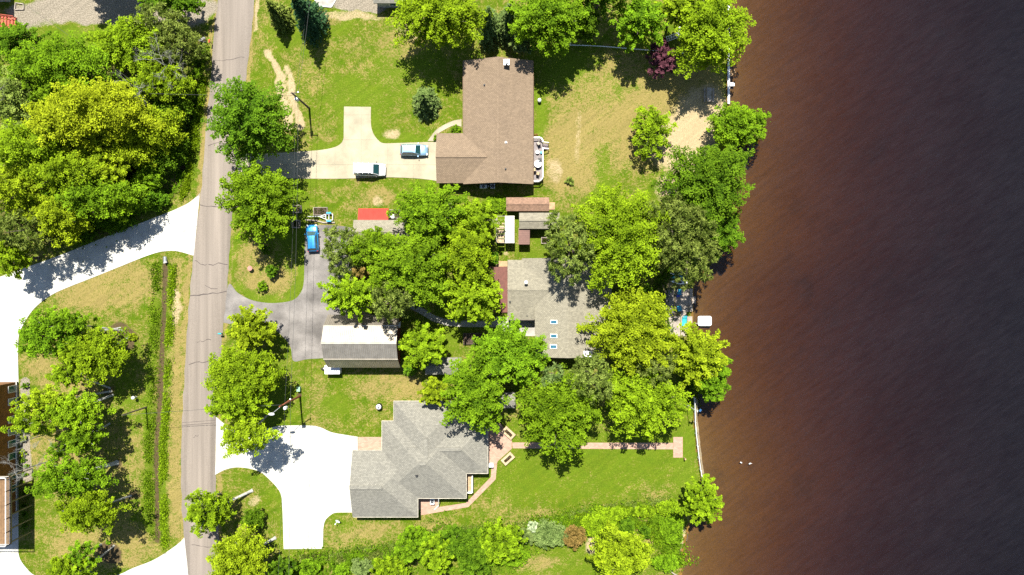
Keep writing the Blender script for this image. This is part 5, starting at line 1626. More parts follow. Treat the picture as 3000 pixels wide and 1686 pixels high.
 ('maple_tree', 'maple', 'bright', 2060, 1478, 58, 66, 9, 'bright green tree leaning over the lake above the beach', dict(base=(2035, 1500))),
 ('shrub', 'shrub', 'mid', 905, 1664, 32, 24, 2.4, 'green shrub at the bottom edge below the forecourt end', dict(cat='shrub')),
 ('shrub', 'shrub', 'mid', 1002, 1672, 24, 20, 2.2, 'small green shrub at the bottom edge left of the pale shrub', dict(cat='shrub')),
 ('shrub', 'shrub', 'grey', 1058, 1662, 34, 26, 2.4, 'pale grey shrub at the bottom edge', dict(cat='shrub')),
 ('shrub', 'round', 'bright', 1140, 1670, 52, 32, 4, 'bright green bush at the bottom edge left of the hedge', dict(cat='shrub')),
 ('shrub', 'shrub', 'mid', 1255, 1540, 30, 16, 1.0, 'low green ground shrub south of the grey house', dict(cat='shrub')) if False else
 ('shrub', 'shrub', 'mid', 1480, 1630, 70, 30, 2.0, 'low green shrub mass below the yellow-green small tree', dict(cat='shrub')),
 # garden shrubs
 ('shrub', 'shrub', 'dark', 797, 795, 19, 21, 2.2, 'larger of the two clipped round shrubs on the gravel-loop island', dict(cat='shrub')),
 ('shrub', 'shrub', 'mid', 768, 840, 16, 17, 1.5, 'smaller of the two clipped round shrubs on the gravel-loop island', dict(cat='shrub')),
 ('shrub', 'shrub', 'dark', 776, 731, 14, 16, 1.3, 'small shrub in the shade of the roadside maple', dict(cat='shrub')),
 ('shrub', 'shrub', 'mid', 1338, 380, 14, 13, .9, 'leafy shrub in the bed at the brown house walkway', dict(cat='shrub')),
 ('shrub', 'shrub', 'mid', 1275, 404, 5, 11, .6, 'low plants between the walkway and the garage wall', dict(cat='shrub')),
 ('shrub', 'shrub', 'russet', 1568, 398, 8, 6, .7, 'orange flowering plant at the deck corner of the brown house', dict(cat='shrub')),
 ('shrub', 'shrub', 'olive', 1668, 530, 14, 14, .8, 'sparse brownish shrub alone on the dry lawn', dict(cat='shrub', dens=.35)),
 ('shrub', 'shrub', 'dark', 73, 1131, 10, 9, .8, 'dark green clipped shrub at the north corner of the cedar house', dict(cat='shrub')),
 ('shrub', 'shrub', 'yellow', 68, 1288, 10, 10, .9, 'upper golden round shrub in the cedar house bed', dict(cat='shrub')),
 ('shrub', 'shrub', 'yellow', 67, 1327, 10, 10, .9, 'lower golden round shrub in the cedar house bed', dict(cat='shrub')),
 ('shrub', 'shrub', 'dark', 67, 1348, 8, 8, .7, 'small dark shrub just below the golden shrubs', dict(cat='shrub')),
 ('shrub', 'shrub', 'mid', 77, 1366, 7, 6, .6, 'tiny green shrub in the gravel bed', dict(cat='shrub')),
 ('shrub', 'shrub', 'mid', 71, 1390, 8, 6, .6, 'tiny green shrub in the gravel bed nearest the high deck', dict(cat='shrub')),
 ('shrub', 'shrub', 'dark', 74, 1450, 9, 9, .9, 'first dark shrub in the shadow of the high deck', dict(cat='shrub')),
 ('shrub', 'shrub', 'dark', 73, 1482, 9, 9, .9, 'second dark shrub in the shadow of the high deck', dict(cat='shrub')),
 ('shrub', 'shrub', 'dark', 73, 1508, 10, 9, .9, 'third dark shrub in the shadow of the high deck', dict(cat='shrub')),
 ('shrub', 'shrub', 'dark', 72, 1541, 10, 9, .9, 'lowest dark shrub in the shadow of the high deck', dict(cat='shrub')),
 ('shrub', 'shrub', 'yellow', 389, 988, 16, 12, .7, 'yellow-green plants in the mulch bed at the driveway bend', dict(cat='shrub')),
 ('shrub', 'shrub', 'mid', 316, 1590, 8, 7, .6, 'tiny green plant in the mulch circle at the bottom left', dict(cat='shrub')),
 ('shrub', 'shrub', 'mid', 1455, 600, 40, 26, 1.0, 'leafy green ground plants left of the long shed', dict(cat='shrub')),
 ('shrub', 'shrub', 'dark', 1440, 755, 24, 22, 2.0, 'dark shrub below the pergola', dict(cat='shrub')),
 ('shrub', 'shrub', 'olive', 690, 958, 24, 10, 1.0, 'olive shrub at the mouth of the gravel driveway', dict(cat='shrub')),
 ('shrub', 'shrub', 'dark', 1890, 880, 40, 46, 2.0, 'dark undergrowth shrub between the taupe house and the dock', dict(cat='shrub')),
]
for row in TREES:
    kw = dict(row[9]) if len(row) > 9 else {}
    if 'group' not in kw:
        n_ = row[0]
        kw['group'] = {'shrub': 'garden and hedge shrubs', 'thicket_bush': 'thicket bushes by the woods'}.get(n_, None)
    if row[0] == 'thicket_bush': kw['cat'] = 'shrub'
    tree(*row[:9], **kw)

# bare dead trees
def bare_tree(base, h, label, seed, spread=.35, col_='bark_dead'):
    b = G(*base, -.1)
    t = thing('bare_tree', label, 'tree', b)
    r = random.Random(seed)
    m_ = MB()
    top = b + Vector((r.uniform(-.4, .4), r.uniform(-.4, .4), h))
    MB().tube([b, b.lerp(top, .5) + Vector((.15, .1, 0)), top], [.13, .09, .03], 8).build('trunk', M[col_], t)
    def grow(p, d, L, rr_, lev):
        q_ = p + d * L
        m_.tube([p, p.lerp(q_, .5) + Vector((r.uniform(-.1, .1), r.uniform(-.1, .1), r.uniform(-.1, .1))) * L, q_], [rr_, rr_ * .75, rr_ * .4], 5)
        if lev:
            for k in range(r.randint(3, 4)):
                nd = (d + Vector((r.uniform(-.8, .8), r.uniform(-.8, .8), r.uniform(-.35, .6)))).normalized()
                grow(p.lerp(q_, r.uniform(.3, 1)), nd, L * r.uniform(.5, .75), rr_ * .6, lev - 1)
    for i in range(9):
        a = i * 2.4
        f = r.uniform(.45, .97)
        grow(b.lerp(top, f), Vector((math.cos(a), math.sin(a), r.uniform(.1, .7))).normalized(), h * spread * r.uniform(.4, .8), .035, 3)
    m_.build('branches', M[col_], t)
bare_tree((545, 235), 12.5, 'leafless grey tree among the pines by the utility pole', 5, .32)
bare_tree((478, 300), 10.5, 'second leafless grey tree left of the utility pole', 12, .26)
bare_tree((165, 1346), 10.5, 'leafless thin tree in front of the cedar house wall', 8, .22)
bare_tree((205, 1250), 11.5, 'leafless twiggy tree reaching the cedar house from the birch clump', 9, .2)
bare_tree((120, 345), 12.5, 'leafless pale tree poking out of the left woods', 14, .3)

# ---------------------------------------------------------------- long grass in the ditches and rough strips (uncountable)
def tufts(name, label, pts, width, n, h, colr, seed, w=.05):
    rs = np.random.RandomState(seed)
    seg = np.array(pts, float)
    L = np.hypot(*np.diff(seg, axis=0).T); cum = np.concatenate([[0], np.cumsum(L)])
    s_ = rs.rand(n) * cum[-1]
    px = np.interp(s_, cum, seg[:, 0]) + rs.normal(0, width, n)
    py = np.interp(s_, cum, seg[:, 1]) + rs.normal(0, 4, n)
    kp = (.55 + wob(px, py, .06, seed + 50) + .6 * wob(px, py, .2, seed + 51)) > rs.rand(n)
    px, py = px[kp], py[kp]; n = len(px)
    z, _ = land_height(px, py)
    base = np.stack([(px - 1500) * S, -(py - 843) * S, z], -1)
    a = rs.uniform(0, 6.28, n)
    lean = rs.uniform(.1, .9, n) * h
    hh = h * rs.uniform(.5, 1.2, n)
    tip = base + np.stack([np.cos(a) * lean, np.sin(a) * lean, hh], -1)
    sd = np.stack([-np.sin(a), np.cos(a), np.zeros(n)], -1) * w * rs.uniform(.7, 1.5, n)[:, None]
    midp = base * .45 + tip * .55 + np.array([0, 0, 1]) * (hh * .15)[:, None]
    v = np.empty((n, 4, 3)); v[:, 0] = base - sd; v[:, 1] = base + sd; v[:, 2] = tip; v[:, 3] = midp - sd
    v[:, 2] = tip; v[:, 3] = midp - sd * 1.2; v[:, 1] = midp + sd * 1.2; v[:, 0] = base
    me = fast_mesh(name, v.reshape(-1, 3), np.arange(4 * n).reshape(n, 4))
    at = me.attributes.new('tint', 'FLOAT', 'POINT')
    at.data.foreach_set('value', np.repeat(rs.rand(n), 4).astype(np.float32))
    me.materials.append(LEAF[colr])
    tag(obj_from_mesh(name, me), label, 'grass', kind='stuff')
tufts('ditch_grass', 'long bright grass on the road side of the lower ditch', [(505, 775), (500, 900), (494, 1017), (487, 1190), (478, 1319), (478, 1449), (482, 1600)], 7, 15000, .34, 'bright', 1, .05)
tufts('ditch_grass', 'uneven grass on the field side of the lower ditch', [(455, 772), (458, 850), (450, 1017), (443, 1150), (432, 1319), (434, 1449), (442, 1580)], 8, 8000, .3, 'mid', 2, .05)
tufts('ditch_grass', 'long bright grass between the upper ditch and the road', [(608, 150), (596, 240), (580, 340), (568, 430), (548, 545), (525, 590)], 7, 10000, .35, 'bright', 3, .05)
tufts('weed_strip', 'ragged weeds along the bottom hedge', [(860, 1640), (940, 1630), (1020, 1640), (1100, 1620), (1180, 1640)], 26, 7000, .55, 'olive', 4, .09)
tufts('weed_strip', 'ragged weeds in the rough ground above the beach', [(1620, 1520), (1700, 1525), (1800, 1535), (1900, 1535), (1960, 1600), (1990, 1660)], 26, 9000, .5, 'mid', 5, .09)
tufts('weed_strip', 'dry weeds along the lower lawn edge', [(1400, 1560), (1520, 1540), (1640, 1520), (1760, 1490), (1900, 1478)], 8, 4000, .4, 'bright', 6, .07)

# ---------------------------------------------------------------- undergrowth: hummocks of small leaves nobody could count
def undergrowth(name, label, pts, width, n, hmax, colr, seed, ls=.24):
    rs = np.random.RandomState(seed)
    seg = np.array(pts, float)
    L = np.hypot(*np.diff(seg, axis=0).T); cum = np.concatenate([[0], np.cumsum(L)])
    s_ = rs.rand(n) * cum[-1]
    px = np.interp(s_, cum, seg[:, 0]) + rs.normal(0, width, n)
    py = np.interp(s_, cum, seg[:, 1]) + rs.normal(0, width, n)
    hum = .5 + .9 * wob(px, py, .09, seed + 1) + .7 * wob(px, py, .25, seed + 2)
    keep = hum > .18
    px, py, hum = px[keep], py[keep], np.clip(hum[keep], 0, 1.2)
    n = len(px)
    z, _ = land_height(px, py)
    top = hmax * hum
    pos = np.stack([(px - 1500) * S, -(py - 843) * S, z + top * rs.rand(n) ** .4 + .03], -1)
    nrm = unit(rs.normal(0, .5, (n, 3)) + np.array([0, 0, 1.0]))
    tint = .2 + .5 * hum * rs.rand(n) + .25 * wob(px, py, .15, seed + 3)
    me = leaf_mesh(name, pos, nrm, ls * rs.uniform(.6, 1.4, n), .7, tint, LEAF[colr], rs)
    tag(obj_from_mesh(name, me), label, 'undergrowth', kind='stuff')
undergrowth('undergrowth', 'ragged brush along the bottom edge below the forecourt', [(850, 1665), (950, 1655), (1060, 1640), (1160, 1630)], 18, 12000, 1.0, 'mid', 31)
undergrowth('undergrowth', 'ragged brush filling the gaps of the bottom hedge', [(1170, 1640), (1300, 1560), (1330, 1640), (1420, 1560), (1480, 1640), (1560, 1550), (1660, 1540)], 22, 15000, 1.1, 'mid', 32)
undergrowth('undergrowth', 'bright brush between the hedge and the beach', [(1660, 1545), (1760, 1510), (1830, 1530), (1920, 1500), (1960, 1560), (1975, 1640)], 20, 13000, .7, 'mid', 33)
undergrowth('undergrowth', 'yellowish weeds along the upper edge of the bottom hedge', [(960, 1630), (1060, 1612), (1160, 1595), (1250, 1570), (1400, 1548), (1500, 1540), (1600, 1528), (1750, 1490), (1900, 1472), (1980, 1465)], 7, 6000, .5, 'olive', 34, .2)
undergrowth('undergrowth', 'dark undergrowth on the floor of the left woods', [(20, 220), (180, 250), (60, 330), (420, 300), (100, 480), (420, 440), (60, 640), (330, 560), (200, 640)], 40, 26000, 1.6, 'dark', 35, .34)
undergrowth('undergrowth', 'weeds along both banks of the upper ditch', [(590, 130), (575, 200), (560, 300), (548, 390), (535, 470), (500, 560), (440, 600), (330, 640), (220, 690)], 12, 9000, .6, 'mid', 36)
undergrowth('undergrowth', 'weeds on the shore under the pines and dock maples', [(2110, 640), (2080, 740), (1940, 800), (1930, 880), (1960, 1010), (2030, 1130), (2035, 1190)], 12, 6000, .5, 'dark', 37)
undergrowth('undergrowth', 'leafy weeds at the foot of the trees behind the barn', [(1060, 780), (1180, 830), (1300, 780), (1280, 700), (1400, 720)], 26, 6000, .5, 'dark', 38)
# ---------------------------------------------------------------- vehicles
def vehicle(name, label, cat, loc, yaw, L, W, H, paint, van=False):
    c = thing(name, label, cat, loc, yaw, local=True)
    hw = W / 2
    belt = 1.0 if not van else 1.12
    st = [(-.5, .80, belt * .80), (-.487, .93, belt * .97), (-.40, 1, belt), (-.1, 1, belt), (.2, 1, belt * .98), (.27, .99, belt * .97), (.38, .96, belt * .90), (.455, .88, belt * .80), (.487, .74, belt * .70), (.5, .55, belt * .58)]
    zl = .28
    pts, fs = [], []
    for fx, w, zb in st:
        w *= hw; x = fx * L
        ring = [(-w * .88, zl), (-w, zl + .2), (-w, zb - .22), (-w * .955, zb - .06), (-w * .86, zb), (-w * .45, zb + .035), (0, zb + .045), (w * .45, zb + .035), (w * .86, zb), (w * .955, zb - .06), (w, zb - .22), (w, zl + .2), (w * .88, zl)]
        pts += [(x, y, z) for y, z in ring]
    k = 13
    for i in range(len(st) - 1):
        for j in range(k):
            j2 = (j + 1) % k
            fs.append((i * k + j, i * k + j2, (i + 1) * k + j2, (i + 1) * k + j))
    fs.append(tuple(range(k))); fs.append(tuple(range((len(st) - 1) * k, len(st) * k))[::-1])
    body = MB().add(pts, fs).build('body', M[paint], c, True)
    b0, b1 = (-.475 * L, .235 * L) if not van else (-.492 * L, .30 * L)
    t0, t1 = (-.395 * L, .07 * L) if not van else (-.485 * L, .135 * L)
    wb_, wt = hw * .92, hw * (.66 if not van else .78)
    zb, zt = belt - .02, H
    def lerp(a, b, t): return tuple(a[i] + (b[i] - a[i]) * t for i in range(3))
    B = [(b0, -wb_, zb), (b1, -wb_ * .96, zb), (b1, wb_ * .96, zb), (b0, wb_, zb)]
    T = [(t0, -wt, zt), (t1, -wt * .97, zt), (t1, wt * .97, zt), (t0, wt, zt)]
    cab = MB().add(B + T, [(0, 1, 5, 4), (1, 2, 6, 5), (2, 3, 7, 6), (3, 0, 4, 7), (4, 5, 6, 7), (3, 2, 1, 0)])
    cb_ = cab.build('cabin', M[paint], c)
    bv = cb_.modifiers.new('bevel', 'BEVEL'); bv.width = .07; bv.segments = 3
    # roof skin, slightly domed and proud of the cabin
    rp = []
    for i in range(7):
        for j in range(7):
            u, v = i / 6, j / 6
            e = min(1, min(u, 1 - u, v, 1 - v) * 4)
            x = t0 + (t1 - t0) * u; y = (-wt + 2 * wt * v) * (1 - .03 * u)
            rp.append((x, y, zt + .012 + .05 * math.sin(math.pi * u) ** .5 * math.sin(math.pi * v) ** .5))
    MB().add(rp, [(i * 7 + j, (i + 1) * 7 + j, (i + 1) * 7 + j + 1, i * 7 + j + 1) for i in range(6) for j in range(6)]).build('roof', M[paint], c, True)
    def glass(a, b, c_, d, u0, u1, v0, v1, off, nm):
        q = []
        for u, v in ((u0, v0), (u1, v0), (u1, v1), (u0, v1)):
            q.append(Vector(lerp(lerp(a, b, u), lerp(d, c_, u), v)))
        n = (q[1] - q[0]).cross(q[3] - q[0]).normalized()
        if n.dot(Vector(off)) < 0: n = -n
        o_ = [p + n * .015 for p in q] + [p - n * .03 for p in q]
        MB().add(o_, [(0, 1, 2, 3), (7, 6, 5, 4), (0, 4, 5, 1), (1, 5, 6, 2), (2, 6, 7, 3), (3, 7, 4, 0)]).build(nm, M['glass'], c)
    glass(B[1], B[2], T[2], T[1], .05, .95, .04, .96, (1, 0, .3), 'windshield')
    glass(B[3], B[0], T[0], T[3], .08, .92, .2, .92, (-1, 0, .2), 'rear_window')
    for s_, (i0, i1) in ((-1, (0, 1)), (1, (3, 2))):
        rng_ = ((.05, .32), (.35, .60), (.63, .86)) if not van else ((.30, .48), (.50, .66), (.69, .88))
        for u0, u1 in rng_:
            glass(B[i0], B[i1], T[i1], T[i0], u0, u1, .2, .88, (0, s_, .2), 'side_window')
    for sx in (-1, 1):
        for sy in (-1, 1):
            x, y = sx * L * .31, sy * (hw - .1)
            w_ = MB().tube([(x, y - .11, .33), (x, y + .11, .33)], .33, 18).build('wheel', M['rubber'], c)
            MB().tube([(x, y + sy * .10, .33), (x, y + sy * .125, .33)], .2, 12).build('rim', M['steel'], w_)
    for sy in (-1, 1):
        MB().box((L * .462, sy * hw * .70, belt * .76), (.26, .34, .12), rz=-sy * .45).build('headlight', M['lamp_clear'], c)
        MB().box((-L * .492, sy * hw * .80, belt * .82), (.09, .2, .32)).build('tail_light', M['lamp_red'], c)
        MB().box((b1 - .16 * L * .5, sy * (hw + .12), belt + .06), (.14, .22, .15)).build('mirror', M['black' if van else paint], c)
        MB().bar((t0 + .12, sy * wt * .9, zt + .08), (t1 - .3, sy * wt * .9, zt + .08), .05, .05).build('roof_rail', M['black'], c)
    MB().box((L * .495, 0, .45), (.06, W * .62, .16)).build('grille', M['black'], c)
    MB().bar((b1 - .02, -wb_ * .85, belt + .03), (b1 - .02, wb_ * .85, belt + .03), .12, .03).build('cowl', M['black'], c)
    if van:
        rk = MB()
        for fx in (-.46, -.33, -.18, -.0):
            rk.bar((fx * L, -wt - .12, zt + .2), (fx * L, wt + .12, zt + .2), .05, .05)
            for sy in (-1, 1): rk.bar((fx * L, sy * (wt + .1), zt - .05), (fx * L, sy * (wt + .1), zt + .2), .05, .05)
        rk.bar((-.48 * L, wt * .45, zt + .26), (.0, wt * .62, zt + .26), .05, .05).bar((-.48 * L, -wt * .7, zt + .26), (.1 * L, -wt * .9, zt + .26), .05, .05)
        rk.build('ladder_rack', M['steel'], c)
    return c

vehicle('parked_car', 'bright blue hatchback parked on the gravel driveway', 'car', G(919, 699), R(93), 4.5, 1.95, 1.62, 'paint_blue')
vehicle('parked_car', 'pale silver-blue estate car parked near the garage on cream concrete', 'car', G(1215, 443), R(-1), 4.65, 1.9, 1.6, 'paint_silverblue')
vehicle('parked_van', 'white van with ladder rack on the cream driveway', 'van', G(1087, 500), R(-1), 5.2, 2.15, 2.05, 'paint_white', True)

# enclosed white trailer behind the barn
t = thing('cargo_trailer', 'small white box trailer parked against the barn', 'trailer', G(977, 1078))
X0, X1, Y0, Y1 = rect(952, 995, 1071, 1096, 1.7)
bx = MB().box(((X0 + X1) / 2, (Y0 + Y1) / 2, 1.07), (X1 - X0, Y1 - Y0, 1.3)).build('box', M['white'], t)
MB().box(((X0 + X1) / 2, (Y0 + Y1) / 2, 1.74), (X1 - X0 + .06, Y1 - Y0 + .06, .05)).build('roof', M['white'], t)
for yy in (Y0 + .05, Y1 - .05):
    w_ = MB().tube([((X0 + X1) / 2 + .2, yy - .1, .33), ((X0 + X1) / 2 + .2, yy + .1, .33)], .33, 16).build('wheel', M['rubber'], t)
    MB().tube([((X0 + X1) / 2 + .2, yy - .12, .33), ((X0 + X1) / 2 + .2, yy + .12, .33)], .18, 10).build('rim', M['steel'], w_)
MB().bar((X0, Y0 + .2, .4), (X0 - 1.1, (Y0 + Y1) / 2, .4), .08, .1).bar((X0, Y1 - .2, .4), (X0 - 1.1, (Y0 + Y1) / 2, .4), .08, .1).build('drawbar', M['black'], t)
MB().tube([(X0 - .35, (Y0 + Y1) / 2 + .1, .45), (X0 - .35, (Y0 + Y1) / 2 + .1, .66)], .3, 16).build('spare_wheel', M['rubber'], t)
MB().cyl((X0 - .35, (Y0 + Y1) / 2 + .1, .66), .17, .02, 12).build('spare_rim', M['white_steel'], t)
MB().bar((X0 - 1.0, (Y0 + Y1) / 2, 0), (X0 - 1.0, (Y0 + Y1) / 2, .5), .06, .06).build('jack_stand', M['black'], t)

# boat trailer
t = thing('boat_trailer', 'empty galvanised boat trailer beside the raised bed', 'trailer', G(945, 637))
def B_(px, py, z=.5): return G(px, py, z)
for nm, a, b in (('tongue', (904, 636), (956, 635)), ('frame_arm', (940, 635), (960, 628)), ('frame_arm', (940, 637), (964, 646)), ('crossbar', (957, 628), (957, 646)), ('side_rail', (957, 629), (977, 628)), ('side_rail', (957, 646), (977, 646)), ('crossbar', (977, 628), (977, 646)), ('axle', (966, 626), (966, 648))):
    MB().bar(B_(*a), B_(*b), .1, .1).build(nm, M['steel'], t)
for py in (625.5, 649):
    p = G(966, py, .3)
    w_ = MB().tube([p - Vector((0, .1, 0)), p + Vector((0, .1, 0))], .3, 16).build('wheel', M['rubber'], t)
    MB().tube([p - Vector((0, .12, 0)), p + Vector((0, .12, 0))], .16, 10).build('rim', M['steel'], w_)
    MB().box(G(966, py, .66), (.8, .26, .06)).build('mudguard', M['blue_plastic'], t)
MB().bar(G(915, 636, 0), G(915, 636, .8), .07, .07).build('jack', M['steel'], t)
lg = MB().tube([G(896, 645, .12), G(930, 648, .13), G(948, 653, .12), G(982, 653, .12)], .13, 8).build('timber_log', M['wood_weathered']); tag(lg, 'long pale timber lying at the head of the gravel driveway', 'log')

def raised_bed(label, x0, x1, y0, y1, h=.35, net=False, plants=True, m='wood_weathered'):
    t = thing('raised_bed', label, 'garden bed', G((x0 + x1) / 2, (y0 + y1) / 2))
    a, b = G(x0, y1), G(x1, y0)
    for yy in (a.y, b.y): MB().box(((a.x + b.x) / 2, yy, h / 2), (b.x - a.x + .08, .08, h)).build('board', M[m], t)
    for xx in (a.x, b.x): MB().box((xx, (a.y + b.y) / 2, h / 2), (.08, b.y - a.y - .09, h)).build('board', M[m], t)
    MB().box(((a.x + b.x) / 2, (a.y + b.y) / 2, h * .35), (b.x - a.x - .1, b.y - a.y - .1, h * .7)).build('soil', M['soil'], t)
    if plants:
        r = random.Random(int(x0)); m_ = MB()
        for i in range(90):
            p = Vector((r.uniform(a.x + .15, b.x - .15), r.uniform(a.y + .15, b.y - .15), h * .7))
            q_ = p + Vector((r.uniform(-.15, .15), r.uniform(-.15, .15), r.uniform(.1, .35)))
            s_ = Vector((r.uniform(-1, 1), r.uniform(-1, 1), 0)) * .06
            m_.add([p - s_, p + s_, q_ + s_ * .6, q_ - s_ * .6], [(0, 1, 2, 3)])
        m_.build('plants', LEAF['yellow'], t)['kind'] = 'stuff'
    if net:
        for xx in (a.x, b.x):
            for yy in (a.y, b.y): MB().box((xx, yy, .6), (.06, .06, 1.2)).build('post', M['wood_weathered'], t)
        for yy in (a.y, b.y): MB().box(((a.x + b.x) / 2, yy, 1.17), (b.x - a.x, .05, .05)).build('rail', M['wood_weathered'], t)
        for xx in (a.x, b.x): MB().box((xx, (a.y + b.y) / 2, 1.17), (.05, b.y - a.y, .05)).build('rail', M['wood_weathered'], t)
    return t
raised_bed('wooden raised bed of soil above the boat trailer', 920, 960, 609, 631)
raised_bed('upper framed vegetable bed in the shade left of the blue car', 864, 884, 603, 624, net=True)
raised_bed('lower framed vegetable bed in the shade left of the blue car', 860, 880, 647, 668, net=True)
raised_bed('dark netted raised bed beside the stepping-slab walkway', 1358, 1410, 977, 1008, .5, plants=False, m='wood_pole')
raised_bed('small raised bed of flowers south of the grey-roofed shed', 1586, 1607, 697, 714, .4)
raised_bed('raised bed with pale boards right of the red shed', 1142, 1190, 616, 640, .3)
wt = MB().cyl(G(1153, 636, 0), .35, .9, 16).cyl(G(1153, 636, .9), .3, .05, 16).build('rain_barrel', M['white_steel']); tag(wt, 'pale barrel beside the raised bed right of the red shed', 'barrel')

# ---------------------------------------------------------------- utility poles and wires
def pole(label, base, h, m='wood_pole', r=.16):
    b = G(*base, -.1)
    t = thing('utility_pole', label, 'utility pole', b)
    MB().tube([b, b + Vector((0, 0, h + .1))], [r * 1.15, r * .75], 12).build('shaft', M[m], t)
    return t, b + Vector((0, 0, h + .1))
def insulator(t, p):
    MB().cyl(p, .07, .12, 10).cyl(p + Vector((0, 0, .12)), .12, .1, 10).build('insulator', M['white'], t)
def transformer(t, p):
    tr = MB().cyl(p, .26, .8, 16).cyl(p + Vector((0, 0, .8)), .22, .06, 16).build('transformer', M['white_steel'], t)
    MB().cyl(p + Vector((0, 0, .86)), .06, .2, 8).build('bushing', M['white'], tr)
t1, top1 = pole('dark utility pole with transformer on the upper lawn', (906, 318), 9.6)
pw1 = top1 + Vector((.95, .15, -.15))
MB().bar(top1 - Vector((.3, 0, .45)), top1 + Vector((1.05, .17, -.35)), .1, .12).build('crossarm', M['wood_pole'], t1); insulator(t1, pw1 - Vector((0, 0, .2)))
transformer(t1, top1 + Vector((.1, -.45, -2.6)))
t2, top2 = pole('reddish utility pole with transformer and street lamp by the white forecourt', (879, 1161), 10.6, 'wood_pole_red')
pw2 = top2 + Vector((1.35, 1.0, -1.0))
MB().bar(top2 + Vector((0, 0, -1.3)), pw2 + Vector((0, 0, -.2)), .1, .12).build('crossarm', M['wood_pole_red'], t2); insulator(t2, pw2 - Vector((0, 0, .15)))
transformer(t2, top2 + Vector((.35, -.5, -2.2)))
lamp_end = P(795, 1214, 9.4)
MB().tube([top2 + Vector((0, 0, -1.6)), lamp_end], .04, 8).build('lamp_arm', M['steel'], t2)
MB().ico(lamp_end, .3, 2, (1.7, .75, .4)).build('lamp_head', M['white_steel'], t2, True)
t3, top3 = pole('thin utility pole in the birch lawn left of the lower ditch', (428, 1194), 7.4, 'wood_pole', .12)
t4, top4 = pole('utility pole at the edge of the upper woods', (499, 307), 6.9, 'wood_pole', .14)
def wire(label, a, b, sag=.5, r=.022):
    a, b = Vector(a), Vector(b)
    pts = [a.lerp(b, i / 16) - Vector((0, 0, sag * 4 * (i / 16) * (1 - i / 16))) for i in range(17)]
    o = MB().tube(pts, r * .7, 5).build('power_line', M['wire']); tag(o, label, 'power line', 'overhead power lines')
far_n, far_s = P(922, -140, 9.5), P(842, 1840, 9.5)
wire('top wire running north from the pole on the upper lawn', pw1, far_n, .5, .03)
wire('second wire beside the top wire running north from the upper lawn pole', top1 + Vector((.15, 0, -1.3)), far_n + Vector((-.8, 0, -1)), .6)
wire('wire spanning over the gravel loop between the two transformer poles', pw1, pw2, 1.0, .03)
wire('lower wire between the two transformer poles', top1 + Vector((.15, 0, -1.3)), top2 + Vector((.2, 0, -1.9)), 1.1, .025)
wire('wire running south over the white forecourt', pw2, far_s, .5, .03)
wire('second wire running south over the white forecourt', top2 + Vector((.2, 0, -1.9)), far_s + Vector((-2.2, 0, -1)), .6, .02)
wire('pale service wire crossing the road to the thin birch-lawn pole', top2 + Vector((0, 0, -1.7)), top3, .5, .035)
wire('wires crossing the road to the pole in the upper woods', top1 + Vector((0, 0, -1.4)), top4, .5, .03)
wire('service wire running over the bright lawn to the top left corner', top4, P(40, -10, 5.5), .6, .03)

# utility box
t = thing('utility_box', 'pale green utility box on the lawn above the reddish pole', 'utility box', G(878, 1139))
MB().box(G(878, 1139, .4), (.5, .75, .8)).build('cabinet', M['green_box'], t); MB().box(G(878, 1139, .82), (.56, .8, .05)).build('lid', M['green_box'], t)

# mailboxes and small garden things
def mailbox(label, px, py, m='black', rz=0):
    t = thing('mailbox', label, 'mailbox', G(px, py), rz, local=True)
    MB().box((0, 0, .5), (.1, .1, 1.0)).build('post', M['wood_treated'], t)
    b = MB().box((0, 0, 1.1), (.55, .22, .16)).tube([(-.275, 0, 1.18), (.275, 0, 1.18)], .11, 12).build('box', M[m], t)
    MB().box((-.285, 0, 1.13), (.02, .2, .22)).build('door', M['steel'], b)
mailbox('black mailbox at the lower road edge by the lawn island', 643, 1440); mailbox('second black mailbox at the lower road edge', 652, 1441)
mailbox('teal mailbox at the road below the gravel driveway mouth', 652, 977, 'teal_plastic')
mailbox('orange box on a post at the upper road edge near the ditch', 621, 128, 'orange_plastic', R(80))
mailbox('dark mailbox beside the orange box at the upper road edge', 609, 130, 'black', R(10))
r = random.Random(3)
for i, (px, py) in enumerate(((586, 112), (592, 117), (598, 114), (588, 120))):
    o = MB().ico(G(px, py, .15), .3, 2, (1, .8, .6), .15, r).build('boulder', M['rock'], None)
    tag(o, ['grey boulder at the left of the ditch head heap', 'grey boulder at the middle of the ditch head heap', 'grey boulder at the right of the ditch head heap', 'grey boulder lowest in the ditch head heap'][i], 'rock', 'boulders at the ditch head')
t = thing('bird_bath', 'pink stone bird bath on the gravel-loop island', 'bird bath', G(737, 787))
MB().cyl(G(737, 787, 0), .12, .7, 12).build('pedestal', M['pink_stone'], t)
MB().cyl(G(737, 787, .7), .2, .12, 18, r2=.42).build('basin', M['pink_stone'], t)
t = thing('fire_barrel', 'dark stove barrel with pale lid on the dry lawn above the grey house', 'barrel', G(1112, 1190))
MB().cyl(G(1112, 1190, 0), .5, .95, 18).build('drum', M['black'], t)
MB().cyl(G(1112, 1190, .95), .42, .08, 18, r2=.3).build('lid', M['white_steel'], t)
MB().tube([G(1112, 1190, 1.0), G(1112, 1190, 1.5)], .08, 8).build('flue', M['black'], t)
t = thing('lawn_dish', 'white satellite dish on a tripod below the forecourt corner', 'satellite dish', G(994, 1523))
q = G(994, 1521, .95)
MB().tube([G(994, 1522, 0), q], .05, 8).build('mast', M['steel'], t)
dish_mesh(q, .42, (-.3, -.6, .7), 'reflector', M['white'], t)
MB().tube([q, q + Vector((-.35, -.45, .35))], .03, 6).box(q + Vector((-.35, -.45, .35)), (.16, .16, .16)).build('feed_arm', M['white'], t)
t = thing('propane_tank', 'white round tank on the lawn right of the brown house', 'tank', G(1580, 297))
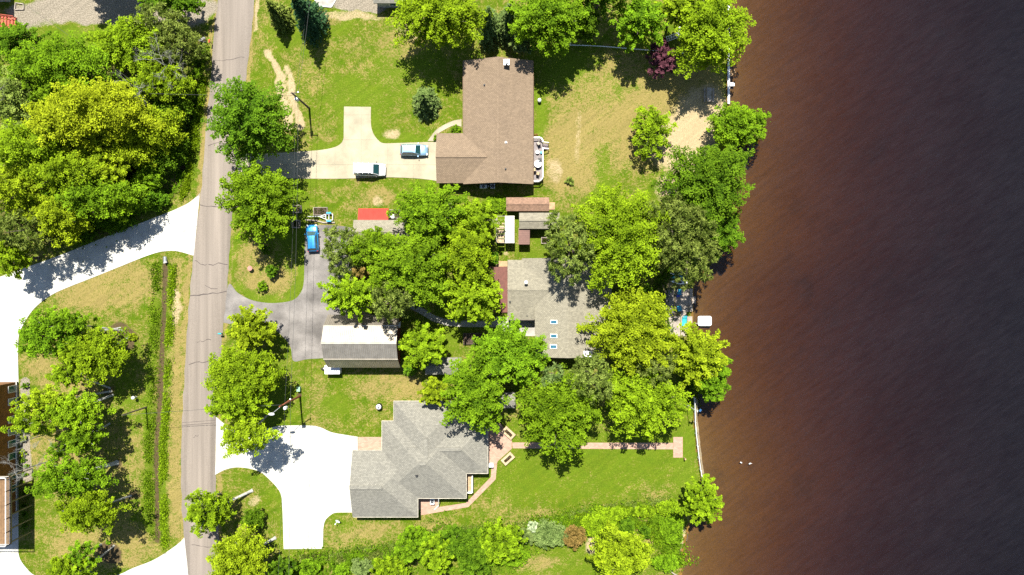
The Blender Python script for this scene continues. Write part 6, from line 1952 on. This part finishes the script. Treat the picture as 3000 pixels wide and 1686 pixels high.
MB().cyl(G(1580, 297, 0), .3, .8, 18).ico(G(1580, 297, .8), .3, 2, (1, 1, .4)).build('tank_body', M['white'], t, True)
MB().cyl(G(1580, 297, .9), .08, .12, 10).build('valve', M['steel'], t)
# stump posts by the birches: well pump
t = thing('lawn_lantern', 'white globe lantern on the lawn left of the lower ditch', 'lantern', G(401, 1163))
MB().cyl(G(401, 1163, 0), .06, 1.0, 8).build('post', M['white'], t); MB().ico(G(401, 1163, 1.2), .3, 2).build('globe', M['white'], t, True)
t = thing('wooden_post', 'short wooden post with shadow at the corner of the brick pad', 'post', G(2004, 1342))
MB().box(G(2004, 1342, .5), (.16, .16, 1.0)).build('shaft', M['deck_tan'], t); MB().box(G(2004, 1342, 1.02), (.24, .24, .06)).build('cap', M['deck_tan'], t)

# culvert at the head of the lower ditch
cv = thing('culvert', 'metal culvert end with a stone at the head of the lower ditch', 'culvert', G(481, 765))
MB().tube([G(481, 752, -.35), G(481, 768, -.4)], .35, 14).build('pipe', M['steel'], cv)
MB().box(G(484, 769, -.05), (.6, .3, .2), .3).build('head_stone', M['rock'], cv)

# ---------------------------------------------------------------- lakeside
# upper seawall
sw = thing('seawall', 'white capped timber seawall along the upper lakeside lawn', 'wall', G(2135, 250, -.6))
ys = list(range(-20, 330, 25))
for a, b in zip(ys[:-1], ys[1:]):
    MB().box(G(2134.5, (a + b) / 2, .06), (.36, 25 * S - .015, .1)).build('cap_board', M['white_steel'], sw)
    MB().box(G(2135.5, (a + b) / 2, -.55), (.2, 25 * S - .01, 1.12)).build('panel', M['wood_weathered'], sw)
    MB().box(G(2138.5, a, -.6), (.14, .14, 1.2)).build('pile', M['wood_weathered'], sw)
t = thing('dock_step', 'white step platform fixed to the upper seawall', 'platform', G(2143, 247))
MB().box(G(2144, 247, -.12), (.95, .62, .1)).build('top', M['white_steel'], t)
for s_ in (2138, 2150):
    for yy in (243, 251): MB().box(G(s_, yy, -.7), (.07, .07, 1.1)).build('leg', M['steel'], t)
t = thing('dock_chair', 'pale wooden chair standing in the water at the upper seawall', 'chair', G(2144, 217, -.6))
for nm, c_, d_ in (('seat', G(2144, 217, -.1), (.55, .55, .06)), ('backrest', G(2149, 212, .3), (.1, .6, .7)), ('armrest', G(2144, 211.5, .12), (.6, .08, .05)), ('armrest', G(2144, 222.5, .12), (.6, .08, .05))):
    MB().box(c_, d_, .35).build(nm, M['deck_tan'], t)
for px in (2140, 2148):
    for py in (213, 221): MB().box(G(px, py, -.5), (.07, .07, .8)).build('leg', M['deck_tan'], t)
# picnic table
t = thing('picnic_table', 'grey wooden picnic table with benches on the lakeside lawn', 'table', G(2072, 281))
cx_, cy_ = G(2074, 281).x, G(0, 281).y
for i in range(5):
    MB().box((cx_ + (i - 2) * .15 * 1.06, cy_, .76), (.15, 2.3, .045)).build('plank', M['wood_weathered'], t)
for s_ in (-1, 1):
    for k in (0, 1): MB().box((cx_ + s_ * .72 + k * .13, cy_, .45), (.12, 2.3, .045)).build('bench_plank', M['wood_weathered'], t)
    for yy in (-.85, .85): MB().bar((cx_ + s_ * .75, cy_ + yy, 0), (cx_ + s_ * .2, cy_ + yy, .73), .09, .06).build('leg', M['wood_weathered'], t)
for yy in (-.85, .85): MB().bar((cx_ - .85, cy_ + yy + .06, .42), (cx_ + .95, cy_ + yy + .06, .42), .05, .09).build('crossbeam', M['wood_weathered'], t)
# long white rail in the shade
t = thing('white_rail', 'long white rail with an end post along the shaded lawn', 'fence', G(1840, 142))
rp_ = [(1670, 134), (1715, 135), (1760, 137.5), (1805, 141), (1850, 145), (1901, 149), (1955, 154), (2002, 157.5)]
for a, b in zip(rp_[:-1], rp_[1:]):
    MB().bar(G(*a, .22), G(*b, .22), .1, .12).build('rail', M['white'], t)
for p in rp_: MB().box(G(*p, .1), (.1, .1, .25)).build('foot', M['white'], t)
MB().box(G(1670, 134, .7), (.11, .11, 1.4)).build('end_post', M['white'], t)
# white lattice dock section stored under the trees
t = thing('dock_section', 'white grid dock section stored under the lakeside maple', 'dock section', G(1975, 117))
o_ = G(1953, 125); ux = (G(1993, 110) - o_); uy = (G(1950, 112) - o_)
for f in (0, .5, 1): MB().bar(o_ + uy * f + Vector((0, 0, .5)), o_ + uy * f + ux + Vector((0, 0, .5)), .09, .09).build('rail', M['white_steel'], t)
for i in range(7): MB().bar(o_ + ux * i / 6 + Vector((0, 0, .56)), o_ + ux * i / 6 + uy + Vector((0, 0, .56)), .07, .05).build('rung', M['white_steel'], t)
for f in (0, 1):
    for g_ in (0, 1): MB().box(o_ + ux * f + uy * g_ + Vector((0, 0, .23)), (.09, .09, .48)).build('leg', M['white_steel'], t)
kb_ = MB().box(G(1990, 88, .35), (.5, .8, .7)).box(G(1990, 88, .74), (.56, .86, .06)).build('deck_box', M['white']); tag(kb_, 'white storage box in the shade beside the lakeside maple', 'box')

# dock
def boards(t, x0, x1, y0, y1, z, n, m, along='y'):
    a, b = G(x0, y1), G(x1, y0)
    for i in range(n):
        if along == 'y':
            w = (b.x - a.x) / n
            MB().box((a.x + (i + .5) * w, (a.y + b.y) / 2, z + .002 * (i % 3)), (w - .015, b.y - a.y, .05)).build('plank', M[m], t)
        else:
            w = (b.y - a.y) / n
            MB().box(((a.x + b.x) / 2, a.y + (i + .5) * w, z + .002 * (i % 3)), (b.x - a.x, w - .015, .05)).build('plank', M[m], t)
    for xx in (a.x + .1, b.x - .1):
        MB().box((xx, (a.y + b.y) / 2, z - .12), (.1, b.y - a.y - .05, .16)).build('joist', M['wood_weathered'], t)
        for yy in (a.y + .15, b.y - .15): MB().box((xx, yy, (z - 1.2) / 2 - .1), (.11, .11, z + 1.2 - .2)).build('pile', M['wood_weathered'], t)
t = thing('dock', 'weathered boarded dock platform with blue chairs at the lake', 'dock', G(2003, 880, -.5))
boards(t, 1978, 2018, 848, 914, .12, 14, 'wood_weathered')
MB().box(G(2023, 858, .42), (.5, 1.3, .06)).build('bench_seat', M['wood_weathered'], t)
MB().box(G(2023, 902, .42), (.5, 1.25, .06)).build('bench_seat', M['wood_weathered'], t)
MB().box(G(2022, 880, .1), (.45, 3.7, .05)).build('edge_board', M['wood_weathered'], t)
for yy in (850, 866, 895, 909): MB().box(G(2023, yy, .24), (.4, .1, .34)).build('bench_leg', M['wood_weathered'], t)
t = thing('dock', 'lower weathered boarded dock with the teal lounger', 'dock', G(1992, 950, -.5))
boards(t, 1959, 1992, 927, 985, .1, 12, 'wood_weathered'); boards(t, 1994, 2010, 915, 985, .13, 5, 'wood_weathered'); boards(t, 2012, 2027, 927, 968, .3, 4, 'wood_weathered')
t = thing('dock_step', 'pale wooden step box on the water side of the dock', 'platform', G(2033, 879, -.7))
boards(t, 2028, 2038, 869, 890, -.05, 4, 'wood_weathered', 'x')
def adirondack(px, py, rz, label, m='blue_plastic'):
    t = thing('lounge_chair', label, 'chair', G(px, py, .15), rz, 'blue plastic chairs on the dock', local=True)
    for i in range(4): MB().box((0, -.24 + i * .16, .36), (.6, .145, .04), tilt=('Y', .12)).build('seat_slat', M[m], t)
    for i in range(5): MB().box((-.36, -.26 + i * .13, .66), (.05, .118, .72 - .08 * abs(i - 2)), tilt=('Y', -.35)).build('back_slat', M[m], t)
    for s_ in (-1, 1):
        MB().box((.02, s_ * .38, .52), (.72, .14, .04)).build('armrest', M[m], t)
        for x in (-.25, .28): MB().box((x, s_ * .33, .25), (.08, .06, .5)).build('leg', M[m], t)
adirondack(1989, 856, R(-10), 'upper bright blue chair on the dock'); adirondack(1989, 904, R(15), 'lower bright blue chair on the dock')
ck = MB().box(G(1985, 868, .33), (.5, .35, .34)).box(G(1985, 868, .52), (.52, .37, .05)).build('cooler', M['royal_plastic']); tag(ck, 'dark blue cooler beside the upper blue chair on the dock', 'cooler')
t = thing('sun_lounger', 'turquoise plastic sun lounger on the lower dock', 'lounger', G(2003, 940, .16), R(85), local=True)
for i in range(9): MB().box((-.75 + i * .19, 0, .38 + (.0 if i < 6 else (i - 5) * .12)), (.16, .62, .04), tilt=('Y', 0 if i < 6 else -.5)).build('slat', M['teal_plastic'], t)
for s_ in (-1, 1):
    MB().box((-.1, s_ * .33, .34), (1.7, .06, .08)).build('side_rail', M['teal_plastic'], t)
    for x in (-.8, .6): MB().box((x, s_ * .32, .17), (.07, .07, .34)).build('leg', M['teal_plastic'], t)
def kayak(label, px, py, L, W, rz, m):
    t = thing('kayak', label, 'kayak', G(px, py, 0), rz, 'kayaks beside the dock', local=True)
    pts, fs = [], []
    n = 11
    for i in range(n):
        u = i / (n - 1); w = W / 2 * math.sin(math.pi * min(max(u, .02), .98)) ** .75; zt = .34 + .12 * (2 * u - 1) ** 2
        pts += [(-L / 2 + L * u, -w, zt - .06), (-L / 2 + L * u, -w * .5, zt + .03), (-L / 2 + L * u, w * .5, zt + .03), (-L / 2 + L * u, w, zt - .06), (-L / 2 + L * u, w * .5, .04), (-L / 2 + L * u, -w * .5, .04)]
    for i in range(n - 1): fs += [(i * 6 + j, i * 6 + (j + 1) % 6, (i + 1) * 6 + (j + 1) % 6, (i + 1) * 6 + j) for j in range(6)]
    fs += [tuple(range(6)), tuple(range((n - 1) * 6, n * 6))[::-1]]
    MB().add(pts, fs).build('hull', M[m], t, True)
    MB().ico((0, 0, .37), .3, 2, (1.6, .75, .14)).build('cockpit', M['black'], t, True)
kayak('short pale kayak lying above the dock', 1981, 800, 2.2, .75, R(6), 'white_steel')
kayak('pale blue kayak lying just above the dock', 1990, 827, 3.0, .8, R(-4), 'white')
kayak('teal kayak between the two pale kayaks', 1986, 813, 2.4, .6, R(2), 'teal_plastic')
# swim raft
t = thing('paddle_boat', 'white rounded boat moored beside the lower dock', 'boat', G(2064, 942, WATER_Z))
def rrect(cx, cy, w, h, rad, n=5):
    o = []
    for sx, sy, a0 in ((1, 1, 0), (-1, 1, 90), (-1, -1, 180), (1, -1, 270)):
        for k in range(n + 1):
            a = R(a0 + 90 * k / n)
            o.append((cx + sx * (w / 2 - rad) + rad * math.cos(a), cy + sy * (h / 2 - rad) + rad * math.sin(a)))
    return o
c_ = G(2065, 941)
MB().prism(rrect(c_.x, c_.y, 2.2, 1.55, .3), WATER_Z - .2, WATER_Z + .42).build('hull', M['white'], t)
MB().prism(rrect(c_.x, c_.y, 2.3, 1.65, .33), WATER_Z + .422, WATER_Z + .52).build('deck', M['white'], t)
MB().box((c_.x + .2, c_.y + .1, WATER_Z + .56), (.9, .06, .06)).build('handle', M['steel'], t)
MB().tube([G(2047, 948, WATER_Z + .3), G(2030, 948, .1)], .02, 5).build('mooring_rope', M['white'], t)

# lower seawall with white railing
sw = thing('seawall', 'pale stone-capped seawall below the railing of the lower lawn', 'wall', G(2050, 1310, -.6))
sp = [(2041, 1170), (2040, 1224), (2044, 1262), (2048, 1300), (2054, 1350), (2061, 1400), (2067, 1440)]
for a, b in zip(sp[:-1], sp[1:]):
    L = (G(*b) - G(*a)).length
    k = int(L / .9) + 1
    for i in range(k):
        p, q_ = G(*a).lerp(G(*b), i / k), G(*a).lerp(G(*b), (i + 1) / k)
        d_ = (q_ - p).normalized() * .01
        MB().bar(p + d_ + Vector((0, 0, -.35)), q_ - d_ + Vector((0, 0, -.35)), .26 + .06 * ((i * 7) % 3), .9).build('stone', M['shore_stone'], sw)
fn = thing('white_fence', 'double-railed white fence along the lower seawall', 'fence', G(2040, 1300))
fp = [(2031.5, 1165), (2032, 1200), (2033, 1235), (2036, 1270), (2040, 1305), (2044, 1340), (2049, 1375), (2056, 1412)]
for a, b in zip(fp[:-1], fp[1:]):
    for z_, w_ in ((1.0, .08), (.6, .05)): MB().bar(G(*a, z_), G(*b, z_), w_, .09).build('rail', M['white'], fn)
    MB().bar(G(a[0] + 3.5, a[1], .12), G(b[0] + 3.5, b[1], .12), .06, .1).build('base_rail', M['white'], fn)
    L = (G(*b) - G(*a)).length
    for i in range(3):
        p = G(*a).lerp(G(*b), (i + .5) / 3)
        MB().box(p + Vector((0, 0, .55)), (.04, .04, .9)).build('picket', M['white_steel'], fn)
for p in fp: MB().box(G(*p, .55), (.13, .13, 1.15)).build('post', M['white'], fn)
# flagpole
fl = thing('flagpole', 'white flagpole with a limp blue and white flag at the lower seawall', 'flagpole', G(2012, 1186))
b = G(2012, 1186)
MB().tube([b, b + Vector((0, 0, 6.9))], [.06, .035], 10).build('shaft', M['white'], fl)
MB().ico(b + Vector((0, 0, 6.95)), .08, 2).build('finial', M['white'], fl, True)
MB().cyl(G(2012, 1186, 0), .45, .06, 20).cyl(G(2012, 1186, .06), .3, .12, 20).build('base', M['rubber'], fl)
def flag_pt(i, j):
    u, v = i / 8, j / 4
    return b + Vector((.06 + u * .75, .16 * math.sin(u * 7 + v) + .1 * u, 6.75 - v * .85 - u * .35 - .06 * math.sin(u * 5)))
for col_, i0, i1 in (('white', 0, 5), ('foil', 5, 8)):
    pts = [flag_pt(i, j) for i in range(i0, i1 + 1) for j in range(5)]
    MB().add(pts, [(i * 5 + j, (i + 1) * 5 + j, (i + 1) * 5 + j + 1, i * 5 + j + 1) for i in range(i1 - i0) for j in range(4)]).build('flag_cloth', M[col_], fl, True)
# two birds on the water
def bird(label, px, py, rz):
    t = thing('water_bird', label, 'bird', G(px, py, WATER_Z), rz, 'white birds on the lake', local=True)
    t.scale = (.6, .6, .6)
    MB().ico((0, 0, .1), .28, 2, (1.25, .62, .5)).tube([(.25, 0, .15), (.36, 0, .3), (.36, 0, .45)], [.08, .05, .045], 8).ico((.39, 0, .48), .075, 2, (1.3, .9, .9)).build('body', M['white'], t, True)
    MB().tube([(.46, 0, .47), (.58, 0, .45)], [.03, .01], 6).build('bill', M['orange_plastic'], t)
bird('left one of two white birds on the lake', 2174, 1358, R(150)); bird('right one of two white birds on the lake', 2200, 1361, R(20))
# birch logs laid on the lawn of the cedar house side: white frame at the yard
t = thing('sandbox', 'small pale square sandbox frame on the gravel yard at the top left', 'sandbox', G(57, 19))
for a, b in (((47, 10), (70, 13)), ((70, 13), (71, 29)), ((71, 29), (45, 30)), ((45, 30), (47, 10))): MB().bar(G(*a, .12), G(*b, .12), .14, .2).build('board', M['wood_weathered'], t)
# driftwood on the beach
o = MB().tube([G(1962, 1672, .1), G(1975, 1682, .12), G(1992, 1690, .1)], [.08, .12, .07], 8).build('driftwood', M['wood_weathered']); tag(o, 'pale driftwood log at the bottom edge near the beach', 'log')
o = MB().tube([G(2012, 1588, -.25), G(2016, 1572, -.3), G(2013, 1560, -.2)], [.05, .07, .04], 6).build('driftwood', M['wood_pole']); tag(o, 'dark waterlogged branch at the edge of the beach', 'log')
